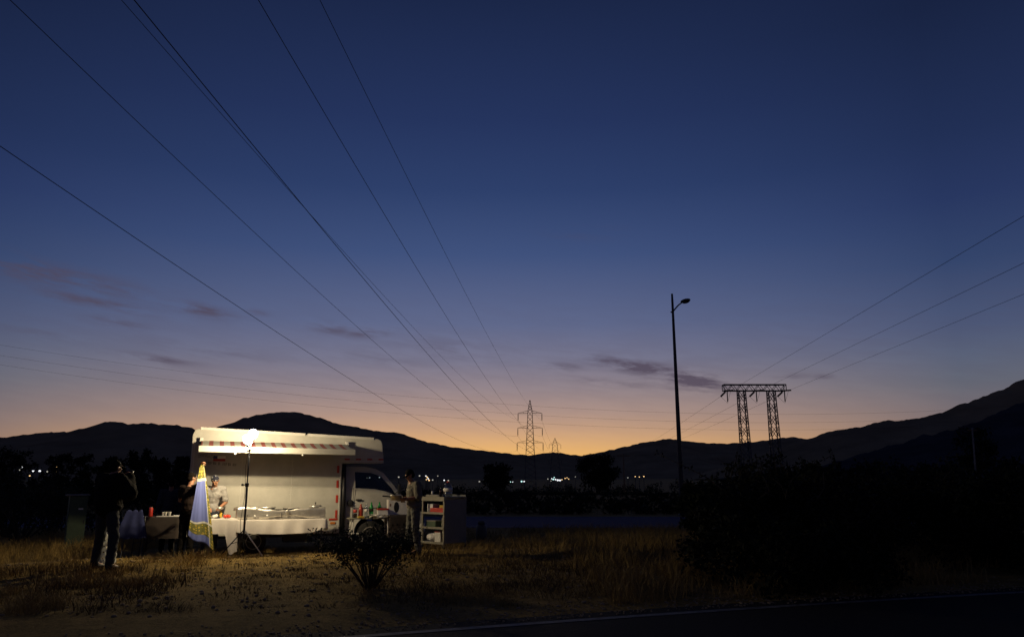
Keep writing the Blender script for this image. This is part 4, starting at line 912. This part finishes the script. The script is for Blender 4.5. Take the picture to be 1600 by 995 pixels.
# cut dead stems
ds = gp(226, 861); t = thing('dead_stump', 'dead stem with broken branches in front of the dark table', 'stump', ds, 0)
m = MB(); m.tube([(0, 0, -.05), (.02, .01, .25), (.01, 0, .52)], [.035, .028, .022], 8); m.tube([(-.06, .02, -.05), (-.03, 0, .2), (.0, 0, .3)], [.025, .02, .018], 6); m.build('stem', 'bark', t, True)
for (a, b_) in (((.02, 0, .22), (.42, .05, .50)), ((.02, 0, .15), (.26, -.05, .34)), ((.1, .0, .28), (.24, .0, .30))):
    m = MB(); m.tube([a, tuple((p + q) / 2 + .02 for p, q in zip(a, b_)), b_], [.013, .010, .005], 5); m.build('branch', 'bark', t, True)

# ------------------------------------------------------------------ street lamp
LY = 36.0; lb = at(1064, 742, LY); lb.z = gz(lb.x, lb.y); lt_ = at(1050, 459, LY)
sl = thing('street_lamp', 'tall tapering street lamp with one unlit head, standing beside the far road', 'street lamp', lb)
top = lt_ - lb
m = MB(); m.tube([(0, 0, -.2), (0, 0, .05)], .2, 12); m.tube([(0, 0, 0), top * .1, top * .97, top], [.125, .12, .055, .045], 12); m.build('post', 'dark_metal', sl, True)
ha = at(1052, 486, LY) - lb; hb = at(1065, 473, LY) - lb; hh = at(1071, 470, LY) - lb
m = MB(); m.tube([at(1048, 488, LY) - lb, ha, ha.lerp(hb, .6) + Vector((0, 0, .04)), hb], [.035, .035, .032, .03], 8); m.build('arm', 'dark_metal', sl, True)
m = MB(); m.ell(hh, (.26, .15, .105), Matrix.Rotation(R(-14), 3, 'Y')); m.ell(hh + Vector((.02, 0, -.04)), (.2, .13, .09), Matrix.Rotation(R(-14), 3, 'Y')); m.build('lamp_head', 'dark_metal', sl, True)

# ------------------------------------------------------------------ lattice pylons
def lattice(m, lo, hi, wl, wh, z0, z1, n, r, cz=0):
    """four corner legs with crossed bracing between heights"""
    def c(z, k):
        f = (z - z0) / (z1 - z0); w = (wl + (wh - wl) * f) / 2; sx, sy = ((-1, -1), (1, -1), (1, 1), (-1, 1))[k % 4]
        return Vector((lo + (hi - lo) * f + sx * w, sy * w, z))
    zs = [z0 + (z1 - z0) * i / n for i in range(n + 1)]
    for k in range(4):
        m.bar(c(z0, k), c(z1, k), r * 1.6)
        for a, b_ in zip(zs, zs[1:]):
            m.bar(c(a, k), c(b_, k + 1), r); m.bar(c(a, k + 1), c(b_, k), r)
def pylon(label, x, D, base_z, r, levels, ytop, detail=True):
    b0 = at(x, ytop, D); H_ = b0.z - base_z; k_ = D / FPX
    t = thing('power_pylon', label, 'pylon', (b0.x, D, base_z))
    def z_of(y): return at(x, y, D).z - base_z
    zt = z_of(levels[0][0])
    m = MB(); lattice(m, 0, 0, 18 * k_, 6.6 * k_, 0, zt + 1, 14 if detail else 8, r); m.build('tower_body', 'galvanised', t)
    m = MB(); lattice(m, 0, 0, 6.6 * k_, .8 * k_, zt + 1, H_, 4, r); m.build('tower_peak', 'galvanised', t)
    att = []
    for (y, hw, ins) in levels:
        z = z_of(y); w = hw * k_; m = MB()
        for s in (-1, 1):
            for dy in (-1, 1):
                m.bar((s * 2.8 * k_, dy * 2.5 * k_, z), (s * w, 0, z + .15 * k_), r * 1.3); m.bar((s * 2.8 * k_, dy * 2.5 * k_, z + 4.2 * k_), (s * w, 0, z + .15 * k_), r)
            m.bar((s * w * .55, -1.2 * k_, z), (s * w * .55, 0, z + 2 * k_), r)
        am = m.build('cross_arm', 'galvanised', t)
        for s in (-1, 1):
            m = MB(); m.tube([(s * w, 0, z + .15 * k_), (s * w, 0, z - ins * k_)], r * 1.5, 6)
            for q in range(8): m.lathe((s * w, 0, z - ins * k_ * (.25 + q * .08)), [(r * 2.3, 0), (r * 2.3, r * 1.2)], 8)
            m.build('insulator', 'insulator', am); att.append(Vector((b0.x + s * w, D, base_z + z - ins * k_)))
    return att
PD = 370.0
att1 = pylon('large three-armed lattice pylon in front of the sunset glow', 828, PD, gz(9, PD), .10, [(645.5, 18.5, 11.5), (668.5, 19, 12), (691.5, 20, 12)], 625)
att2 = pylon('small far lattice pylon on the horizon right of the large one', 867, 800.0, -4.0, .10, [(694.5, 9, 6), (707, 9, 5), (719, 9.5, 5)], 684, False)
def wire(label, fn, t0, t1, n, r, grp):
    m = MB(); m.tube([fn(t0 + (t1 - t0) * i / n) for i in range(n + 1)], r, 5); return tag(m.build('power_line', 'wire', None, True, fix=False), label, 'power line', grp)
def lvl(k): return ('top', 'middle', 'lowest')[k]
for i, A in enumerate(att1):
    side_, k = ('left', 'right')[i % 2], i // 2
    dip = A.z - .000212 * 145 ** 2
    near_x = (-24.2, -12.2)[i % 2]; sl_ = (A.x - near_x) / (PD - 34)
    h34 = CAM_H + (28.6, 22.5, 15.3)[k]; kk = (h34 - A.z) / ((34 - 225) ** 2 - 145 ** 2)
    fn = lambda Y, A=A, sl_=sl_, kk=kk: Vector((A.x - sl_ * (PD - Y), Y, A.z + kk * ((Y - 225) ** 2 - 145 ** 2)))
    wire('overhead wire from the left sky to the %s arm of the large pylon, %s side' % (lvl(k), side_), fn, -60, PD, 110, .021, 'overhead wires to the large pylon')
    B = att2[i]
    fn = lambda f, A=A, B=B: A.lerp(B, f) + Vector((0, 0, -7 * 4 * f * (1 - f)))
    wire('thin wire between the two pylons, from the %s arm, %s side' % (lvl(k), side_), fn, 0, 1, 24, .035, 'wires between the pylons')
for k, dz in enumerate((0, 1.75, 3.3)):
    fn = lambda X, dz=dz: Vector((X, 150 + .25 * X, CAM_H + 12.9 - dz + 5.6e-4 * (X - 40) ** 2))
    wire('%s of three thin level wires crossing the glow behind the street lamp' % ('topmost', 'middle one', 'lowest')[k], fn, -170, 220, 60, .013, 'level wires across the valley')
# gantry
GD = 120.0; gx = at(1180, 610, GD).x; gb = gz(gx, GD) - .3; kg = GD / FPX
gan = thing('power_gantry', 'two-legged lattice gantry carrying three wires, above the scrub at right', 'gantry', (gx, GD, gb))
def gzv(y): return at(1180, y, GD).z - gb
zb, zt = gzv(610.5), gzv(601)
for cx in (-22, 24.5):
    m = MB(); lattice(m, cx * kg + (2 if cx < 0 else 2) * kg * 1.2, cx * kg, 15 * kg, 10.5 * kg, 0, zb, 9, .075); m.build('leg', 'galvanised', gan)
m = MB(); x0, x1 = -50 * kg, 47 * kg; nseg = 14
for dy in (-.5, .5):
    m.bar((x0, dy, zb), (x1, dy, zb), .13); m.bar((x0, dy, zt), (x1, dy, zt), .13); m.bar((x0, dy, zb), (x0, dy, zt), .10); m.bar((x1, dy, zb), (x1, dy, zt), .10)
    for i in range(nseg):
        a, b_ = x0 + (x1 - x0) * i / nseg, x0 + (x1 - x0) * (i + 1) / nseg
        m.bar((a, dy, zb if i % 2 else zt), (b_, dy, zt if i % 2 else zb), .075)
for i in range(nseg + 1):
    a = x0 + (x1 - x0) * i / nseg; m.bar((a, -.5, zb), (a, .5, zb), .06); m.bar((a, -.5, zt), (a, .5, zt), .06)
beam = m.build('beam', 'galvanised', gan)
gw = []
for k, px_ in enumerate((1133.5, 1179, 1223)):
    P = at(px_, 609.5, GD); lx = P.x - gx
    m = MB(); e1 = Vector((lx + .55, -1.0, zb - .05)); m.tube([(lx - .3, -.5, zb - .05), e1 + Vector((.25, -.4, 0))], .13, 6)
    e2 = Vector((lx - .45, 1.2, zb - .75)); m.tube([(lx + .1, .5, zb - .1), e2], .14, 6); m.build('insulator', 'insulator', gan)
    m = MB(); m.tube([(lx + .25, 0, zb - .05), (lx + .25, 0, zb - 1.7)], .085, 6); m.build('insulator', 'insulator', gan)
    m = MB(); m.tube([e1, (lx + .25, .1, zb - 1.9), e2], .02, 5); m.build('jumper', 'wire', gan)
    nm = ('left', 'middle', 'right')[k]; W0 = Vector((gx, GD, gb)) + e1; dirx = .117
    fn = lambda Y, W0=W0: Vector((W0.x - .117 * (W0.y - Y), Y, W0.z - .0135 * (W0.y - Y) + .00006 * (W0.y - Y) * max(0, W0.y - Y - 88)))
    wire('wire rising from the %s end of the gantry to the right sky' % nm, fn, -30, W0.y, 60, .013, 'wires from the gantry to the right')
    W1 = Vector((gx, GD, gb)) + e2
    fn = lambda Y, W1=W1: Vector((W1.x + .117 * (Y - W1.y), Y, W1.z + .006 * (Y - W1.y) - .00002 * (Y - W1.y) * (330 - Y)))
    wire('wire running away behind the gantry from its %s end' % nm, fn, W1.y, 330, 30, .018, 'wires behind the gantry')
# wooden pole in the field
up = at(975, 744, 150); up.z = gz(up.x, up.y); t = thing('utility_pole', 'slim dark utility pole with cross arm right of the big round tree', 'utility pole', up); hp_ = at(975, 709, 150).z - up.z
m = MB(); m.tube([(0, 0, -.3), (0, 0, hp_)], [.17, .11], 8); m.build('pole', 'wood', t, True); m = MB(); m.box((0, 0, hp_ - .35), (2.6, .12, .14)); m.build('cross_arm', 'wood', t)
up = at(1523, 742, 60); up.z = gz(up.x, up.y); t = thing('utility_pole', 'pale slim pole leaning in front of the dark tree at far right', 'utility pole', up); tp = at(1519, 668, 60) - up
m = MB(); m.tube([(0, 0, -.3), tp], [.075, .055], 8); m.build('pole', 'concrete', t, True)
m = MB(); m.box(tp - Vector((0, 0, .2)), (.7, .08, .08)); m.build('cross_arm', 'wood', t)

# ------------------------------------------------------------------ lights of the town in the valley
def town(px_, py_, c, r_px, D, label, grp):
    P = at(px_, py_, D); gzz = gz(P.x, P.y); z = max(P.z, gzz + .6); r_ = r_px * D / FPX * .72
    t = thing('town_lamp', label, 'lamp', (P.x, P.y, gzz), 0, grp)
    m = MB(); m.tube([(0, 0, 0), (0, 0, z - gzz - r_ * .5)], .06, 5); m.build('post', 'dark_metal', t)
    m = MB(); m.ell((0, 0, z - gzz), (r_, r_, r_ * .85)); m.build('globe', 'town_' + c, t, True)
GL = 'lamps in the valley at far left'; LL = 'tiny lit lamp in the valley left of the green cabinet lid, among dark trees'
for (x, y, c, s) in ((19, 732, 'amber', 1.3), (30.5, 734, 'dim', 1.5), (35, 730, 'white', 2.6), (52, 735.5, 'white', 2.2), (62, 735.5, 'white', 2.4), (46.5, 743, 'amber', 1.6), (74, 736.5, 'dim', 1.9), (88, 729, 'amber', 1.3), (88.5, 737, 'amber', 1.2), (46, 736.5, 'dim', 1.2)):
    town(x, y, c, s, 118, LL, GL)
GM = 'lamps seen between the dark table and the trees'; LM = 'small lit lamp low in the dark between photographer and truck'
for (x, y, c, s) in ((242, 734.5, 'dim', 1.3), (248.5, 734.3, 'amber', 1.8), (270, 753, 'amber', 1.4), (276, 757, 'dim', 1.2)): town(x, y, c, s, 110, LM, GM)
GT = 'lamps behind the truck cab and cart'; LT_ = 'tiny lit town lamp behind the cab and the shelf cart'
for (x, y, c, s) in ((573.5, 746.5, 'dim', 1.6), (577.5, 746, 'white', 1.8), (593, 745.5, 'white', 1.6), (623, 745, 'dim', 1.8), (655.5, 743, 'dim', 1.7), (665.5, 743.3, 'white', 1.4), (667.5, 745.2, 'amber', 1.6), (669, 747.5, 'white', 1.5), (670.5, 750, 'amber', 1.8), (666, 749, 'amber', 1.3),
                     (676, 749.5, 'dim', 1.7), (684, 743.3, 'dim', 1.2), (694, 750, 'white', 1.6), (700.5, 750.3, 'dim', 1.6), (702, 752, 'amber', 1.2)): town(x, y, c, s, 200, LT_, GT)
GC = 'lamps of the town under the sunset'; LC = 'tiny lit town lamp under the sunset between the two round trees'
for (x, y, c, s) in ((749, 752, 'dim', 1.7), (797.5, 752.4, 'cyan', 1.6), (801, 752.4, 'white', 1.6), (815, 751.8, 'cyan', 1.9), (819, 751.8, 'white', 1.6), (856, 748, 'dim', 1.3), (862, 747.5, 'white', 1.2), (864.5, 748.5, 'cyan', 1.8), (866, 745.5, 'cyan', 1.2), (868, 748.7, 'white', 1.7), (871.5, 749.8, 'white', 2.2), (875, 750.0, 'white', 2.0),
                     (878, 749, 'amber', 1.3), (883, 747, 'amber', 1.3), (886, 746, 'amber', 1.1), (888.5, 748, 'amber', 1.2), (861, 751, 'dim', 1.1), (899, 744.5, 'dim', 1.0)): town(x, y, c, s, 190, LC, GC)
GR_ = 'lamps right of the big round tree'; LR_ = 'faint lit lamp right of the big round tree'
for (x, y, c, s) in ((919, 748, 'dim', .9), (981, 746, 'dim', 1.2), (992.5, 744.2, 'amber', 1.2), (999, 744.8, 'amber', 1.2), (1006, 744, 'amber', 1.4)): town(x, y, c, s, 170, LR_, GR_)

# ------------------------------------------------------------------ trees
def on_ground(x, y, D, dz=0): p = at(x, y, D); p.z = gz(p.x, p.y) + dz; return p
def tree_px(name, label, x, ytop, wpx, D, seed, **k):
    p = on_ground(x, 745, D); h = at(x, ytop, D).z - p.z; return tree(name, label, p, h, wpx * D / FPX, seed, **k)
tree_px('round_tree', 'smaller round dark tree left of the large pylon', 775, 726, 56, 105, 21, leaf=.34, per=90, trunk_frac=.16, nclump=44, group='round trees in the field')
tree_px('round_tree', 'bigger round dark tree right of the two pylons', 932, 711, 72, 112, 22, leaf=.36, per=110, trunk_frac=.20, nclump=52, group='round trees in the field')
for k, (x, yt, w, D, lb_) in enumerate(((-12, 693, 90, 62, 'dark tree cut by the left edge of the picture'), (22, 700, 60, 70, 'low dark tree second from the left edge'), (88, 704, 46, 75, 'rounded dark tree above the valley lamps at left'), (128, 709, 44, 72, 'low dark tree just left of the photographer'),
                                       (212, 699, 62, 60, 'tallest dark tree, right of the photographer head'), (172, 712, 44, 64, 'dark tree behind the photographer head'), (250, 716, 40, 58, 'dark tree above the person in slate jacket'), (285, 712, 30, 52, 'narrow dark tree against the rear of the truck'))):
    tree_px('valley_tree', lb_, x, yt, w, D, 40 + k, leaf=.26, per=60, trunk_frac=.12, nclump=34, group='dark trees behind the clearing')
for k, (x, yt, w, D, lb_) in enumerate(((1530, 664, 74, 75, 'dark flat-topped tree with pole in front, far right'), (1375, 722, 120, 60, 'low dark tree right of the gantry scrub'), (1468, 730, 110, 55, 'low wide dark tree before the right hill'), (1590, 716, 90, 50, 'dark tree cut by the right edge of the picture'))):
    tree_px('hillside_tree', lb_, x, yt, w, D, 60 + k, leaf=.26, per=70, trunk_frac=.35 if k == 0 else .08, nclump=36, group='dark trees at right')
# far hedge line along the valley, one dark mass
m = MB(); r = random.Random(5); cl_ = []
for k in range(620):
    X = r.uniform(-300, 330); Y = r.uniform(222, 262); q = 1.2 + 3.4 * abs(mnoise.noise((X * .03, 0, 4))) + r.uniform(0, 1.2); cl_.append(((X, Y, gz(X, Y) + r.uniform(.3, 1) * q), r.uniform(1.2, 2.3)))
for k in range(170):
    X = r.uniform(-75, -14); Y = r.uniform(46, 60); cl_.append(((X, Y, gz(X, Y) + r.uniform(.2, 1.0)), r.uniform(.6, 1.1)))
for k in range(150):
    X = r.uniform(16, 70); Y = r.uniform(42, 56); cl_.append(((X, Y, gz(X, Y) + r.uniform(.2, 1.5)), r.uniform(.6, 1.2)))
leaf_cloud(m, cl_, 75, .55, 9); cl_ = []
for k in range(1500):
    Y = 37 + 110 * r.random() ** 1.5; X = r.uniform(-.3, .75) * Y; cl_.append(((X, Y, gz(X, Y) + r.uniform(.0, .25)), r.uniform(.25, .7)))
leaf_cloud(m, cl_, 22, .30, 10, .4); tag(m.build('distant_brush', 'leaf_dark', fix=False), 'dark line of brush along the far edge of the field', 'brush', kind='stuff')
m = MB(); r = random.Random(6); cl_ = []
for k in range(260):
    X = r.uniform(-34, -8.5); Y = r.uniform(23.4, 26.6); cl_.append(((X, Y, gz(X, Y) + r.uniform(.1, .75)), r.uniform(.25, .5)))
leaf_cloud(m, cl_, 60, .11, 19); tag(m.build('undergrowth', 'leaf_dark', fix=False), 'dark undergrowth behind the tables at left', 'undergrowth', kind='stuff')
# ------------------------------------------------------------------ shrubs
shrub('shrub', 'spreading leafy shrub on the bare ground in front of the cab', gp(578, 920), .76, 1.55, 73, nb=28, per=66, leaf=.038, lean=1.0, group='shrubs near the road')
SG = 'dark scrub at right'
for k, (x, y, h, w, sp, lb_) in enumerate(((1225, 917, 1.62, 2.6, 9, 'big black thorny shrub in front of the gantry'), (1150, 880, 1.55, 1.8, 4, 'dark shrub left of the big thorny one'), (1300, 905, 1.55, 2.2, 2, 'dark shrub right of the big thorny one'),
                                           (1125, 842, 1.45, 1.7, 3, 'thin twiggy shrub below the street lamp'), (1500, 880, 1.75, 3.0, 0, 'broad black shrub near the right edge'), (1400, 850, 1.55, 2.6, 0, 'dark shrub behind the patch of tall grass at right'), (1595, 885, 1.7, 3.0, 1, 'black shrub cut by the right edge of the picture'), (1240, 862, 1.85, 2.6, 5, 'tall dark shrub behind the big thorny one'))):
    shrub('shrub', lb_, gp(x, y), h, w, 80 + k, nb=26, per=75, leaf=.085, group=SG, spiky=sp, leafm='leaf_dark', lean=.4, skirt=70)
for k, (x, y, h, w, lb_) in enumerate(((30, 850, 1.5, 2.4, 'dark shrub at the left edge of the picture'), (78, 838, 1.45, 1.9, 'dark shrub just left of the green cabinet'), (8, 838, 1.9, 2.4, 'taller shrub behind the one at the left edge'), (215, 845, .62, .8, 'low weed beside the chair with the blue cloth'))):
    shrub('shrub', lb_, gp(x, y), h, w, 100 + k, nb=20, per=55, leaf=.06, group='scrub at left', leafm='leaf', lean=.6)

# ------------------------------------------------------------------ dry grass and stones
def grass(name, label, patches, mt, seed, clusters=()):
    r = random.Random(seed); vs_, fs_ = [], []
    for (x0, x1, y0, y1, n, h, w, thr) in patches:
        k = 0; tries = 0
        while k < n and tries < n * 12:
            tries += 1; x, y = r.uniform(x0, x1), r.uniform(y0, y1)
            d = RN.x * x + RN.y * y
            if d < 8.75 or 26.4 < y < 35.2: continue
            q = mnoise.noise((x * .9, y * .9, seed)) + .55 * mnoise.noise((x * 2.6, y * 2.6, seed + 3)) + r.gauss(0, .12)
            if q < thr: continue
            k += 1; z = gz(x, y) - .01; hh = h * .72 * r.uniform(.3, 1.15) * (1 + .6 * q); a = r.uniform(0, 6.283); lx, ly = math.cos(a), math.sin(a); ln = hh * r.uniform(.2, 1.1); wd = w * r.uniform(.7, 1.3)
            a2 = r.uniform(0, 6.283); ux, uy = math.cos(a2) * wd, math.sin(a2) * wd; o = len(vs_)
            vs_ += [(x - ux, y - uy, z), (x + ux, y + uy, z), (x + lx * ln * .35 + ux * .7, y + ly * ln * .35 + uy * .7, z + hh * .6), (x + lx * ln * .35 - ux * .7, y + ly * ln * .35 - uy * .7, z + hh * .6), (x + lx * ln, y + ly * ln, z + hh)]
            fs_ += [[o, o + 1, o + 2, o + 3], [o + 3, o + 2, o + 4]]
    for (x0, x1, y0, y1, n, blades, rad, h, w) in clusters:
        for c in range(n):
            cx, cy = r.uniform(x0, x1), r.uniform(y0, y1)
            if RN.x * cx + RN.y * cy < 9.0 or 26.4 < cy < 35.2: continue
            sc = r.uniform(.4, 1.5)
            for k in range(int(blades * sc)):
                x, y = cx + r.gauss(0, rad * sc * .5), cy + r.gauss(0, rad * sc * .5); z = gz(x, y) - .005; hh = h * sc * r.uniform(.3, 1.1); a = math.atan2(y - cy, x - cx) + r.gauss(0, .8); ln = hh * r.uniform(.3, 1.5)
                a2 = r.uniform(0, 6.283); ux, uy = math.cos(a2) * w, math.sin(a2) * w; lx, ly = math.cos(a), math.sin(a); o = len(vs_)
                vs_ += [(x - ux, y - uy, z), (x + ux, y + uy, z), (x + lx * ln * .35 + ux * .7, y + ly * ln * .35 + uy * .7, z + hh * .6), (x + lx * ln * .35 - ux * .7, y + ly * ln * .35 - uy * .7, z + hh * .6), (x + lx * ln, y + ly * ln, z + hh)]
                fs_ += [[o, o + 1, o + 2, o + 3], [o + 3, o + 2, o + 4]]
    m = MB(); m.v, m.f = vs_, fs_; return tag(m.build(name, mt, fix=False), label, 'grass', kind='stuff')
grass('dry_grass', 'pale dry grass in tufts over the clearing', [
    (-12, -5.2, 9.0, 12.4, 9500, .19, .004, .10), (-9.0, -6.2, 11.6, 13.3, 2600, .20, .004, .0), (-6.0, 2, 10, 16.5, 2600, .07, .003, .2), (-13, -8.6, 15.5, 22, 7000, .38, .005, -.05),
    (-4.2, .8, 18.0, 20.5, 5000, .14, .004, .0), (-3.0, 3.2, 14, 26, 8000, .20, .005, .0), (1, 7.5, 11.0, 25.5, 14000, .36, .006, .0), (6.2, 9.5, 13.5, 18, 5000, .50, .006, -.4), (-2, 10, 9.3, 12, 3500, .12, .004, .12), (-7.0, -3.2, 18.2, 19.6, 2500, .14, .004, -.1),
    (1.2, 3.6, 9.6, 12.5, 2500, .40, .005, -.2), (-8.5, 5, 9.2, 17.5, 9000, .028, .005, -.35)], 'straw', 2,
    [(-8, 4, 9.3, 17.5, 150, 30, .16, .06, .003), (-8.5, -5.2, 13.2, 16.0, 7, 150, .26, .17, .003), (-3.2, 1.5, 15.5, 19, 24, 80, .30, .14, .003)])
grass('dry_grass', 'brown weeds and dead stems between the pale grass', [
    (-12, -4.6, 9.0, 13.6, 4000, .20, .006, .05), (-6.0, 6, 9.2, 17, 2500, .06, .006, .2), (-3, 8, 14, 26, 5000, .26, .007, .05), (-40, 40, 36, 60, 9000, .34, .014, .0)], 'straw_dark', 12,
    [(-7.5, 5, 9.3, 16.5, 520, 26, .14, .05, .005), (-2, 6, 10, 16, 120, 60, .35, .12, .006)])
m = MB(); r = random.Random(31)
for k in range(4200):
    x, y = r.uniform(-9, 4), r.uniform(8.9, 18)
    if RN.x * x + RN.y * y < 8.8: continue
    s = .006 + .028 * r.random() ** 5; m.ell((x, y, gz(x, y) + s * .2), (s, s * r.uniform(.6, 1), s * .6), Matrix.Rotation(r.uniform(0, 6), 3, 'Z')) if s > .02 else m.box((x, y, gz(x, y) + s * .2), (s * 1.6, s * 1.3, s), Matrix.Rotation(r.uniform(0, 6), 3, 'Z'))
for k in range(1600):
    t_ = r.uniform(-3, 13); dd = edge_d(t_) + .15 + abs(r.gauss(0, .45)); q = RD * t_ + RN * dd; s = r.uniform(.006, .02); m.box((q.x, q.y, max(gz(q.x, q.y), .206 if dd < edge_d(t_) + .38 else -9) + s * .3), (s * 1.5, s, s), Matrix.Rotation(r.uniform(0, 6), 3, 'Z'))
tag(m.build('gravel', 'stone', fix=False), 'loose stones and clods scattered on the bare earth', 'gravel', kind='stuff')
